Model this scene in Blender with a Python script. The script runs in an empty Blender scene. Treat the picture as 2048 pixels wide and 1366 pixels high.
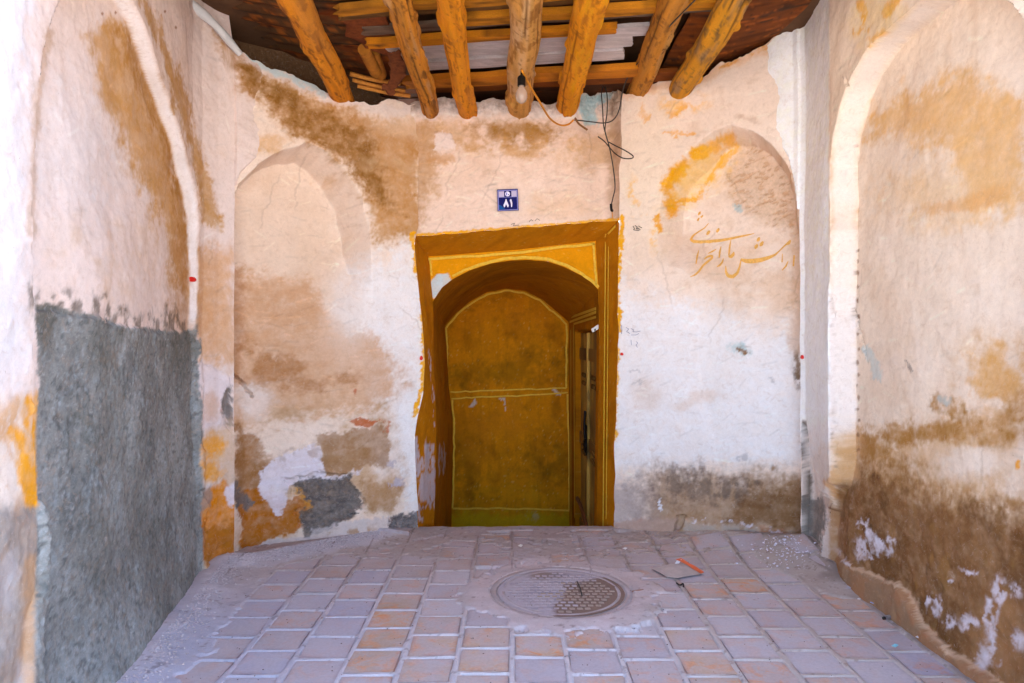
import bpy, bmesh, math, random
import numpy as np
from mathutils import Vector, Matrix

# ------------------------------------------------------------------ camera, sky, sun, exposure
scene = bpy.context.scene
col = scene.collection
CAM_H, FPX, CXP, HYP = 1.15, 1365.33, 1024.0, 675.0
cam_d = bpy.data.cameras.new('camera')
cam_d.sensor_width = 36.0; cam_d.lens = 24.0
cam_d.shift_y = -8.0 / 2048.0
cam_d.clip_start = 0.05; cam_d.clip_end = 500.0
cam = bpy.data.objects.new('camera', cam_d); col.objects.link(cam)
cam.location = (0, 0, CAM_H); cam.rotation_euler = (math.radians(90), 0, 0)
scene.camera = cam

SUN_EL, SUN_ROT = math.radians(64), math.radians(22)      # behind the house: the porch lies in its shade
world = bpy.data.worlds.new('World'); scene.world = world; world.use_nodes = True
wn = world.node_tree; wn.nodes.clear()
w_out = wn.nodes.new('ShaderNodeOutputWorld'); w_bg = wn.nodes.new('ShaderNodeBackground')
w_sky = wn.nodes.new('ShaderNodeTexSky'); w_sky.sky_type = 'NISHITA'; w_sky.sun_disc = False
w_sky.sun_elevation = SUN_EL; w_sky.sun_rotation = SUN_ROT; w_sky.dust_density = 2.5; w_sky.air_density = 1.0
w_bg.inputs['Strength'].default_value = 0.15
wn.links.new(w_sky.outputs[0], w_bg.inputs[0]); wn.links.new(w_bg.outputs[0], w_out.inputs[0])
sun_d = bpy.data.lights.new('sun', 'SUN'); sun_d.energy = 4.0; sun_d.angle = math.radians(0.5)
sun_d.color = (1.0, 0.965, 0.91)
sun = bpy.data.objects.new('sun', sun_d); col.objects.link(sun)
sdir = Vector((math.sin(SUN_ROT) * math.cos(SUN_EL), math.cos(SUN_ROT) * math.cos(SUN_EL), math.sin(SUN_EL)))
sun.rotation_euler = sdir.to_track_quat('Z', 'Y').to_euler(); sun.location = (0, 6, 12)
vs = scene.view_settings
vs.view_transform = 'Standard'; vs.look = 'None'; vs.gamma = 1.0; vs.exposure = 3.04
vs.use_curve_mapping = False
scene.render.engine = 'CYCLES'
scene.cycles.max_bounces = 7; scene.cycles.diffuse_bounces = 6
scene.cycles.use_denoising = True

# ------------------------------------------------------------------ helpers
rnd = random.Random(7)

def C(r, g, b, k=1.0):
    """sRGB 0-255 to a linear colour"""
    o = []
    for v in (r, g, b):
        v = v / 255.0
        o.append((v / 12.92 if v <= 0.04045 else ((v + 0.055) / 1.055) ** 2.4) * k)
    return np.array(o)

def pt(px, py, y, off=0.0):
    """photo pixel + depth -> world point"""
    y = y - off
    return Vector(((px - CXP) / FPX * y, y, CAM_H + (HYP - py) / FPX * y))

def proj(P):
    y = np.maximum(P[..., 1], 0.05)
    return CXP + FPX * P[..., 0] / y, HYP - FPX * (P[..., 2] - CAM_H) / y

def tag(o, label=None, cat=None, group=None, kind=None):
    if label: o['label'] = label
    if cat: o['category'] = cat
    if group: o['group'] = group
    if kind: o['kind'] = kind
    return o

def empty(name, loc):
    o = bpy.data.objects.new(name, None); col.objects.link(o); o.location = loc
    o.empty_display_size = 0.05
    return o

def link(name, me, mat=None, parent=None, loc=None):
    o = bpy.data.objects.new(name, me); col.objects.link(o)
    if mat is not None: me.materials.append(mat)
    if parent is not None:
        o.parent = parent
        o.matrix_parent_inverse = Matrix.Translation(-Vector(parent.location)) if parent.type == 'EMPTY' else Matrix.Identity(4)
    if loc is not None: o.location = loc
    return o

def sstep(a, b, x):
    t = np.clip((x - a) / (b - a + 1e-12), 0, 1)
    return t * t * (3 - 2 * t)

_lat = {}
def vnoise(x, y, seed):
    if seed not in _lat:
        _lat[seed] = np.random.RandomState(seed * 7919 + 13).rand(256, 256)
    L = _lat[seed]
    xi = np.floor(x).astype(np.int64); yi = np.floor(y).astype(np.int64)
    fx = x - xi; fy = y - yi
    fx = fx * fx * fx * (fx * (fx * 6 - 15) + 10); fy = fy * fy * fy * (fy * (fy * 6 - 15) + 10)
    a = L[xi & 255, yi & 255]; b = L[(xi + 1) & 255, yi & 255]
    c = L[xi & 255, (yi + 1) & 255]; d = L[(xi + 1) & 255, (yi + 1) & 255]
    return (a * (1 - fx) + b * fx) * (1 - fy) + (c * (1 - fx) + d * fx) * fy

def fbm(x, y, seed=1, octv=4, gain=0.55):
    """about -1..1"""
    s = 0; a = 1.0; t = 0; ca, sa = math.cos(0.6), math.sin(0.6)
    for k in range(octv):
        s = s + a * (vnoise(x + 17.3 * k, y - 9.1 * k, seed + k) * 2 - 1); t += a
        x, y = (x * ca - y * sa) * 2.03, (x * sa + y * ca) * 2.03; a *= gain
    return s / t * 1.6

def seg_dist(PX, PY, pts):
    """distance to a polyline and the arclength fraction of the nearest point"""
    best = np.full(PX.shape, 1e9); frac = np.zeros(PX.shape)
    L = [0.0]
    for a, b in zip(pts[:-1], pts[1:]): L.append(L[-1] + math.hypot(b[0] - a[0], b[1] - a[1]))
    for k, (a, b) in enumerate(zip(pts[:-1], pts[1:])):
        dx, dy = b[0] - a[0], b[1] - a[1]; l2 = dx * dx + dy * dy + 1e-9
        t = np.clip(((PX - a[0]) * dx + (PY - a[1]) * dy) / l2, 0, 1)
        d = np.hypot(PX - a[0] - t * dx, PY - a[1] - t * dy)
        m = d < best
        best = np.where(m, d, best); frac = np.where(m, (L[k] + t * math.sqrt(l2)) / L[-1], frac)
    return best, frac

def poly_sd(PX, PY, pts):
    """signed distance, positive inside"""
    d, _ = seg_dist(PX, PY, list(pts) + [pts[0]])
    ins = np.zeros(PX.shape, bool); n = len(pts)
    for i in range(n):
        x1, y1 = pts[i]; x2, y2 = pts[(i + 1) % n]
        c = ((y1 > PY) != (y2 > PY)) & (PX < (x2 - x1) * (PY - y1) / (y2 - y1 + 1e-9) + x1)
        ins ^= c
    return np.where(ins, d, -d)

class Ctx: pass

def spl(pts, sub=6):
    """closed Catmull-Rom outline"""
    P = [np.array(p, float) for p in pts]; n = len(P); Q = []
    for i in range(n):
        a, b, c_, d = P[i - 1], P[i], P[(i + 1) % n], P[(i + 2) % n]
        if max(np.linalg.norm(c_ - b), np.linalg.norm(b - a), np.linalg.norm(d - c_)) > 420: Q.append(tuple(b)); continue
        for k in range(sub):
            t = k / sub; Q.append(tuple(0.5 * (2 * b + (c_ - a) * t + (2 * a - 5 * b + 4 * c_ - d) * t * t + (3 * b - a - 3 * c_ + d) * t ** 3)))
    return Q

def grid_mesh(name, P, colr=None, rgh=None, flip=False, extra=None, smooth_angle=50):
    """P: (ni, nj, 3) grid -> mesh with a point colour attribute"""
    ni, nj = P.shape[:2]
    V = P.reshape(-1, 3)
    idx = np.arange(ni * nj).reshape(ni, nj)
    q = np.stack([idx[:-1, :-1], idx[1:, :-1], idx[1:, 1:], idx[:-1, 1:]], -1).reshape(-1, 4)
    if flip: q = q[:, ::-1]
    me = bpy.data.meshes.new(name)
    me.vertices.add(len(V)); me.vertices.foreach_set('co', V.astype(np.float32).ravel())
    me.loops.add(q.size); me.loops.foreach_set('vertex_index', q.astype(np.int32).ravel())
    me.polygons.add(len(q))
    me.polygons.foreach_set('loop_start', (np.arange(len(q)) * 4).astype(np.int32))
    me.update(calc_edges=True); me.validate()
    if colr is not None:
        a = me.attributes.new('Col', 'FLOAT_COLOR', 'POINT')
        c = np.ones((len(V), 4), np.float32); c[:, :3] = np.clip(colr.reshape(-1, 3), 0.003, 0.92)
        a.data.foreach_set('color', c.ravel())
        b = me.attributes.new('rgh', 'FLOAT', 'POINT')
        b.data.foreach_set('value', (np.zeros(len(V)) if rgh is None else rgh.ravel()).astype(np.float32))
    me.shade_smooth()
    if smooth_angle: me.set_sharp_from_angle(angle=math.radians(smooth_angle))
    return me

# ------------------------------------------------------------------ materials
def new_mat(name):
    m = bpy.data.materials.new(name); m.use_nodes = True
    nt = m.node_tree; b = nt.nodes['Principled BSDF']
    b.inputs['Roughness'].default_value = 0.9
    b.inputs['Specular IOR Level'].default_value = 0.2
    return m, nt, b

def nnode(nt, t, **kw):
    n = nt.nodes.new(t)
    for k, v in kw.items():
        if k in n.inputs: n.inputs[k].default_value = v
        else: setattr(n, k, v)
    return n

def noise(nt, vec, scale, detail=6, rough=0.6, dist=0.0):
    n = nnode(nt, 'ShaderNodeTexNoise'); n.inputs['Scale'].default_value = scale
    n.inputs['Detail'].default_value = detail; n.inputs['Roughness'].default_value = rough
    n.inputs['Distortion'].default_value = dist
    if vec is not None: nt.links.new(vec, n.inputs['Vector'])
    return n.outputs['Fac']

def mrange(nt, fac, a, b, c, d):
    n = nnode(nt, 'ShaderNodeMapRange'); n.inputs[1].default_value = a; n.inputs[2].default_value = b
    n.inputs[3].default_value = c; n.inputs[4].default_value = d
    nt.links.new(fac, n.inputs[0]); return n.outputs[0]

def math_n(nt, op, a, b):
    n = nnode(nt, 'ShaderNodeMath', operation=op)
    for i, v in enumerate((a, b)):
        if isinstance(v, (int, float)): n.inputs[i].default_value = v
        else: nt.links.new(v, n.inputs[i])
    return n.outputs[0]

def mixc(nt, fac, a, b, blend='MIX'):
    n = nnode(nt, 'ShaderNodeMix', data_type='RGBA', blend_type=blend)
    for s, v in ((0, fac), (6, a), (7, b)):
        if isinstance(v, (int, float)): n.inputs[s].default_value = v
        elif isinstance(v, (tuple, list, np.ndarray)): n.inputs[s].default_value = (*[float(x) for x in v[:3]], 1)
        else: nt.links.new(v, n.inputs[s])
    return n.outputs[2]

def coords(nt, kind='Object', scale=(1, 1, 1)):
    t = nnode(nt, 'ShaderNodeTexCoord'); m = nnode(nt, 'ShaderNodeMapping')
    m.inputs['Scale'].default_value = scale
    nt.links.new(t.outputs[kind], m.inputs[0]); return m.outputs[0]

def bump(nt, b, h, strength=0.3, dist=0.01):
    n = nnode(nt, 'ShaderNodeBump'); n.inputs['Distance'].default_value = dist
    if isinstance(strength, (int, float)): n.inputs['Strength'].default_value = strength
    else: nt.links.new(strength, n.inputs['Strength'])
    nt.links.new(h, n.inputs['Height']); nt.links.new(n.outputs[0], b.inputs['Normal'])

def grained(name, fine=0.10, bstr=0.35, bdist=0.006, rough=0.92, spec=0.15, scale=(1, 1, 1), wear=0.0):
    """vertex colour + fine mineral grain"""
    m, nt, b = new_mat(name)
    at = nnode(nt, 'ShaderNodeAttribute', attribute_name='Col')
    rg = nnode(nt, 'ShaderNodeAttribute', attribute_name='rgh')
    v = coords(nt, 'Object', scale)
    n1 = noise(nt, v, 9, 5, 0.68); n2 = noise(nt, v, 60, 5, 0.75); n3 = noise(nt, v, 260, 2, 0.6)
    k = math_n(nt, 'MULTIPLY', mrange(nt, n1, 0.25, 0.75, 1 - fine, 1 + fine * .8), mrange(nt, n2, 0.25, 0.75, 1 - fine * 1.5, 1 + fine * 1.1))
    k = math_n(nt, 'MULTIPLY', k, mrange(nt, n3, 0.25, 0.75, 1 - fine * .9, 1 + fine * .7))
    k = math_n(nt, 'MULTIPLY', k, math_n(nt, 'SUBTRACT', 1.0, math_n(nt, 'MULTIPLY', rg.outputs['Fac'], mrange(nt, n2, 0.4, 0.7, 0.0, 0.4))))
    gray = nnode(nt, 'ShaderNodeCombineColor')
    for i in range(3): nt.links.new(k, gray.inputs[i])
    c = mixc(nt, 1.0, at.outputs['Color'], gray.outputs[0], 'MULTIPLY')
    # faint rubbed-in tan wear, breaking up the washes at every scale
    n4 = noise(nt, v, 24, 7, 0.75, 1.2)
    c = mixc(nt, mrange(nt, n4, 0.52, 0.72, 0.0, wear), c, C(176, 138, 104))
    n5 = noise(nt, v, 34, 7, 0.78, 2.0)
    c = mixc(nt, mrange(nt, n5, 0.56, 0.74, 0.0, wear * 0.9), c, C(236, 226, 222))
    # small dirt specks
    sp = mrange(nt, noise(nt, v, 120, 2, 0.5), 0.73, 0.80, 0.0, 0.45)
    c = mixc(nt, sp, c, C(120, 90, 60))
    nt.links.new(c, b.inputs['Base Color'])
    b.inputs['Roughness'].default_value = rough; b.inputs['Specular IOR Level'].default_value = spec
    h = math_n(nt, 'ADD', math_n(nt, 'MULTIPLY', n2, 0.8), math_n(nt, 'ADD', math_n(nt, 'MULTIPLY', n1, 0.3), math_n(nt, 'MULTIPLY', n3, 0.5)))
    st = math_n(nt, 'ADD', math_n(nt, 'MULTIPLY', rg.outputs['Fac'], 0.35), bstr)
    bump(nt, b, h, st, bdist)
    return m

def plain(name, c, rough=0.6, metal=0.0, spec=0.3, var=0.12, scale=30, bstr=0.15):
    m, nt, b = new_mat(name)
    v = coords(nt)
    n = noise(nt, v, scale, 6, 0.65)
    k = mrange(nt, n, 0.25, 0.75, 1 - var, 1 + var)
    g = nnode(nt, 'ShaderNodeCombineColor')
    for i in range(3): nt.links.new(k, g.inputs[i])
    nt.links.new(mixc(nt, 1.0, c, g.outputs[0], 'MULTIPLY'), b.inputs['Base Color'])
    b.inputs['Roughness'].default_value = rough; b.inputs['Metallic'].default_value = metal
    b.inputs['Specular IOR Level'].default_value = spec
    if bstr: bump(nt, b, n, bstr, 0.004)
    return m

M = {}
M['plaster'] = grained('lime plaster', 0.055, 0.06, 0.004, wear=0.3)
M['paint'] = grained('ochre limewash', 0.09, 0.22, 0.004, 0.85, 0.08)
M['earth'] = grained('dusty ground', 0.10, 0.40, 0.005)
M['wood'] = grained('old pole wood', 0.16, 0.5, 0.006, 0.8, 0.2, (3.0, 0.25, 3.0))
M['board'] = grained('old board wood', 0.2, 0.5, 0.006, 0.85, 0.15, (0.25, 3.0, 3.0))
M['door'] = grained('door wood', 0.15, 0.5, 0.004, 0.7, 0.3, (3.0, 3.0, 0.25))

# ------------------------------------------------------------------ walls as relief sheets with thickness
class Wall:
    """a hand-plastered wall standing on a plan path; recess() gives relief, paint() the colours, both from wall features"""
    def __init__(self, name, path, ds, dh, top, recess, paint, mat, bottom=-0.12, s0=None, s1=None, seed=1, back=0.28, cap=2.95):
        path = [np.array(p, float) for p in path]
        L = [0.0]
        for a, b in zip(path[:-1], path[1:]): L.append(L[-1] + np.linalg.norm(b - a))
        tot = L[-1]; ni = int(tot / ds) + 1
        u = np.linspace(0, 1, ni)
        S1 = u * tot
        def atS(S):
            X = np.interp(S, L, [p[0] for p in path]); Y = np.interp(S, L, [p[1] for p in path]); return X, Y
        b0 = 1.7 if callable(bottom) else bottom
        nj = int(((2.95 if not callable(bottom) else 2.6) - b0) / dh) + 1
        v = np.linspace(0, 1, nj)
        # rows may end early or late (wavy door edge)
        hh = b0 + v * (2.6 - b0)
        S = np.repeat(S1[:, None], nj, 1)
        if s1 is not None:
            e = s1(hh); S = S / tot * e[None, :]
        if s0 is not None:
            e = s0(hh); S = e[None, :] + S / tot * (tot - e[None, :])
        X, Y = atS(S)
        sm = 0.02
        xa, ya = atS(np.clip(S - sm, 0, tot)); xb, yb = atS(np.clip(S + sm, 0, tot))
        tx, ty = xb - xa, yb - ya; tl = np.hypot(tx, ty) + 1e-9; tx, ty = tx / tl, ty / tl
        NX, NY = ty, -tx
        # top outline, per column
        if callable(top): T = top(X, Y, S)
        else: T = np.full(S.shape, float(top))
        B = bottom(X, Y, S) if callable(bottom) else bottom
        Hh = B + v[None, :] * (T - B)
        c = Ctx(); c.S, c.H, c.X, c.Y, c.seed = S, Hh, X, Y, seed
        c.n = lambda sc, k=0, o=4, ax=1.0: fbm(S * sc * ax, Hh * sc, seed * 31 + k * 5, o)
        P0 = np.stack([X, Y, Hh], -1)
        c.PX, c.PY = proj(P0)
        D = recess(c)
        P = P0 - np.stack([NX, NY, np.zeros_like(NX)], -1) * D[..., None]
        c.D = D; c.P = P; c.PX, c.PY = proj(P)
        c.WX = c.PX + 9 * c.n(7, 3) + 4 * c.n(30, 4) + 2.5 * c.n(90, 7, 2); c.WY = c.PY + 9 * c.n(7, 5) + 4 * c.n(30, 6) + 2.5 * c.n(90, 8, 2)
        c.col = np.zeros(P.shape); c.rgh = np.zeros(S.shape)
        c.hf = 0.55 * c.n(24, 90, 5) + 0.3 * c.n(80, 91, 3) + 0.35 * c.n(30, 92, 4, 0.3)
        paint(c)
        scratches(c, seed)
        k_ = 0.78 * np.power(np.clip(c.col / 0.78, 0, 1.2), 1.14); lu = k_.mean(-1, keepdims=True)
        c.col = np.clip((lu + (k_ - lu) * 1.10) * np.array([1.0, 1.045, 1.03]), 0, 0.86)
        if hasattr(c, 'rev'): lay(c, c.revcol, c.rev, 0.75)
        self.P, self.PX, self.PY = P, c.PX, c.PY
        # thickness: go over the top and round the ends
        N3 = np.stack([NX, NY, np.zeros_like(NX)], -1)
        r1 = P[:, -1] - N3[:, -1] * back; r2 = r1.copy(); r2[:, 2] = np.maximum(cap, r1[:, 2])
        PP = np.concatenate([P, r1[:, None], r2[:, None]], 1)
        mud = np.tile(C(112, 84, 58), (P.shape[0], 2, 1))
        CC = np.concatenate([c.col, mud], 1)
        RR = np.concatenate([c.rgh, np.ones((P.shape[0], 2))], 1)
        e0 = PP[:1] - np.concatenate([N3[:1], N3[:1, -1:], N3[:1, -1:]], 1) * back
        e1 = PP[-1:] - np.concatenate([N3[-1:], N3[-1:, -1:], N3[-1:, -1:]], 1) * back
        PP = np.concatenate([e0, PP, e1], 0); CC = np.concatenate([CC[:1], CC, CC[-1:]], 0); RR = np.concatenate([RR[:1], RR, RR[-1:]], 0)
        me = grid_mesh(name, PP, CC, RR)
        self.o = link(name, me, mat)
    def at(self, px, py, off=0.003):
        k = np.argmin((self.PX - px) ** 2 + (self.PY - py) ** 2)
        y = self.P.reshape(-1, 3)[k, 1]
        return pt(px, py, y, off)

def lay(c, colr, mask, op=1.0):
    m = np.clip(mask, 0, 1)
    if hasattr(c, 'hf'):                     # break soft edges into flecks, thin the wash unevenly
        m = np.clip(m + 2.2 * m * (1 - m) * c.hf, 0, 1) * np.clip(0.93 + 0.22 * c.hf, 0.5, 1.08)
    m = np.clip(m * op, 0, 1)[..., None]
    c.col = c.col * (1 - m) + np.asarray(colr) * m

def scratches(c, seed, n=420):
    """trowel drags, scrapes and hairline cracks"""
    rr = random.Random(seed * 101); ni, nj = c.S.shape
    for k in range(n):
        i, j = rr.randrange(ni), rr.randrange(nj); crack = k % 60 == 0
        L = rr.uniform(.15, .4) if crack else rr.uniform(.02, .12); a = rr.gauss(1.4, .5) if crack else rr.gauss(0.12, 0.35)
        di = max(3, int(L / .0065)); i0, i1, j0, j1 = max(0, i - di), min(ni, i + di), max(0, j - di), min(nj, j + di)
        S = c.S[i0:i1, j0:j1] - c.S[i, j]; H = c.H[i0:i1, j0:j1] - c.H[i, j]
        u = S * math.cos(a) + H * math.sin(a); v = -S * math.sin(a) + H * math.cos(a)
        v = v + (0.02 * fbm(u * (14 if crack else 7), u * 0 + k, 77, 3) if crack else 0.006 * np.sin(u * 20 + k))
        w = 0.0045 if crack else rr.uniform(.003, .006)
        m = (sstep(w * 1.6, w * .4, np.abs(v)) * sstep(L / 2, L / 3, np.abs(u)))[..., None] * ((0.20 if crack else rr.uniform(.15, .5)))
        colr = C(132, 104, 84) if crack else (C(240, 230, 224) if rr.random() < .5 else C(178, 140, 106))
        sub_ = c.col[i0:i1, j0:j1]; dark = sub_.mean(-1, keepdims=True)
        cl = colr if crack else np.clip(sub_ * (1.25 if colr[0] > .7 else .78), 0, .85)
        c.col[i0:i1, j0:j1] = sub_ * (1 - m) + cl * m

def blob(c, cx, cy, rx, ry, rot=0, soft=0.5, warp=1.0):
    PX = c.PX + (c.WX - c.PX) * warp; PY = c.PY + (c.WY - c.PY) * warp
    ca, sa = math.cos(math.radians(rot)), math.sin(math.radians(rot))
    x = ((PX - cx) * ca + (PY - cy) * sa) / rx; y = (-(PX - cx) * sa + (PY - cy) * ca) / ry
    return 1 - sstep(1 - soft, 1 + soft, np.hypot(x, y))

def poly(c, pts, soft=4, warp=1.0):
    PX = c.PX + (c.WX - c.PX) * warp; PY = c.PY + (c.WY - c.PY) * warp
    return sstep(-soft, soft, poly_sd(PX, PY, pts))

def stroke(c, pts, w, soft=0.5, warp=1.0, taper=False):
    PX = c.PX + (c.WX - c.PX) * warp; PY = c.PY + (c.WY - c.PY) * warp
    d, f = seg_dist(PX, PY, pts)
    ww = w * (1 - 0.7 * np.abs(2 * f - 1)) if taper else w
    return 1 - sstep(1 - soft, 1 + soft, d / ww)

def mott(c, sc, k, lo=-0.2, hi=0.5, ax=1.0, o=5):
    return sstep(lo, hi, c.n(sc, k, o, ax))
# ------------------------------------------------------------------ the porch walls
PLAS = C(231, 211, 198); COOL = C(233, 228, 230); TAN = C(204, 160, 112); BROWN = C(150, 110, 68); DBROWN = C(122, 88, 56)
CEM = C(136, 134, 132); OCHRE = C(224, 156, 14); RUSTY = C(172, 108, 44); PALEB = C(186, 200, 202); WARM = C(233, 214, 196)
YEL = C(226, 164, 16); SALT = C(226, 216, 224)

def row_h(py, y): return CAM_H + (HYP - py) / FPX * y
def top_from_px(pts):
    xs = [p[0] for p in pts]; ys = [p[1] for p in pts]
    def f(X, Y, S):
        px = CXP + FPX * X / Y
        j = 7 * fbm(px / 34.0, px * 0 + 3.3, 61, 3) + 1.5 * fbm(px / 9.0, px * 0 + 1.3, 62, 3) * (0.4 + np.abs(fbm(px / 50.0, px * 0, 63, 2)))
        return CAM_H + (HYP - np.interp(px, xs, ys) - j) / FPX * Y
    return f

def plaster_relief(c, big=0.008, small=0.0009):
    return big * c.n(2.2, 11, 3) + small * c.n(14, 12, 4) + 0.0005 * c.n(60, 13, 3, 0.5)

def generic_dirt(c, amt=0.35):
    lay(c, C(205, 172, 142), mott(c, 3.0, 21, 0.05, 0.9), amt * 0.7)
    lay(c, C(186, 146, 108), mott(c, 6.0, 22, 0.35, 1.0, 2.2), amt * 0.5)
    lay(c, C(238, 224, 218), mott(c, 4.0, 23, 0.2, 0.9), amt * 0.6)
    lay(c, C(190, 160, 132), mott(c, 40.0, 24, 0.55, 1.0, 0.35), amt * 0.6)

# ---- left flank: shallow pointed niche left of the doorway
def rec_lf(c):
    d = plaster_relief(c)
    PX, PY = c.PX + 3 * c.n(6, 40), c.PY + 3 * c.n(6, 41)
    sd = poly_sd(PX, PY, [(380, 1250), (380, 405), (465, 402), (480, 366), (520, 330), (570, 300), (612, 284), (650, 302), (690, 345), (722, 400), (738, 470), (744, 540), (748, 700), (748, 1250)])
    fade = 1 - sstep(470, 640, PY) * sstep(520, 745, PX) - 0.35 * sstep(600, 1000, PY) * sstep(520, 470, PX)
    d = d + 0.23 * np.clip((sd + 1) / np.interp(PX, [540, 650], [6, 28]), 0, 1) * np.clip(fade, 0, 1)

    # patches where the coat has come away, and lumps of old repairs
    c2 = Ctx(); c2.PX, c2.PY = PX, PY; c2.WX = PX + 9 * c.n(9, 3) + 4 * c.n(30, 4); c2.WY = PY + 9 * c.n(9, 5) + 4 * c.n(30, 6)
    cem = poly(c2, [(588, 968), (640, 958), (702, 948), (716, 980), (730, 1014), (690, 1040), (655, 1062), (612, 1066), (606, 1030), (626, 1018)], 2.5)
    lump = poly(c2, [(525, 935), (560, 915), (632, 888), (652, 948), (722, 944), (640, 966), (582, 972), (578, 1005), (558, 1030), (540, 1012), (522, 985)], 3)
    d = d + cem * (0.020 + 0.006 * c.n(40, 50)) - lump * 0.006
    d = d + poly(c2, [(695, 838), (730, 832), (757, 846), (742, 858), (710, 856)], 1.5) * 0.007
    d = d + poly(c2, [(782, 1034), (838, 1026), (838, 1075), (776, 1075)], 2) * (0.02 + 0.012 * c.n(50, 51))
    d = d - poly(c2, [(488, 1110), (520, 1082), (600, 1066), (700, 1040), (782, 1034), (784, 1080), (480, 1130)], 3) * 0.012
    cr = stroke(c2, [(478, 748), (500, 770), (526, 802)], 2.2, 0.6, 0.7)
    cr = np.maximum(cr, stroke(c2, [(470, 745), (466, 790), (470, 850), (474, 900)], 5, 0.6, 1.0))
    d = d + cr * 0.03
    # dried splash of plaster
    d = d - blob(c2, 560, 722, 46, 14, 12, 0.5) * 0.006 * (0.5 + c.n(45, 52))
    return d

def swath(c):
    """smoke-brown run-off stain below the roof"""
    sw = poly(c, [(425, 70), (470, 118), (520, 138), (600, 172), (690, 218), (780, 236), (842, 262), (850, 480), (752, 476), (738, 405), (700, 335), (640, 292), (560, 240), (485, 175)], 20, 1.6)
    lay(c, C(182, 134, 80), sw, 0.85)
    lay(c, C(136, 96, 48), poly(c, [(448, 110), (520, 148), (640, 214), (730, 262), (760, 330), (790, 420), (735, 380), (690, 318), (620, 270), (530, 205)], 18, 1.5) * (0.75 + 0.25 * mott(c, 20, 31)), 0.85)

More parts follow.
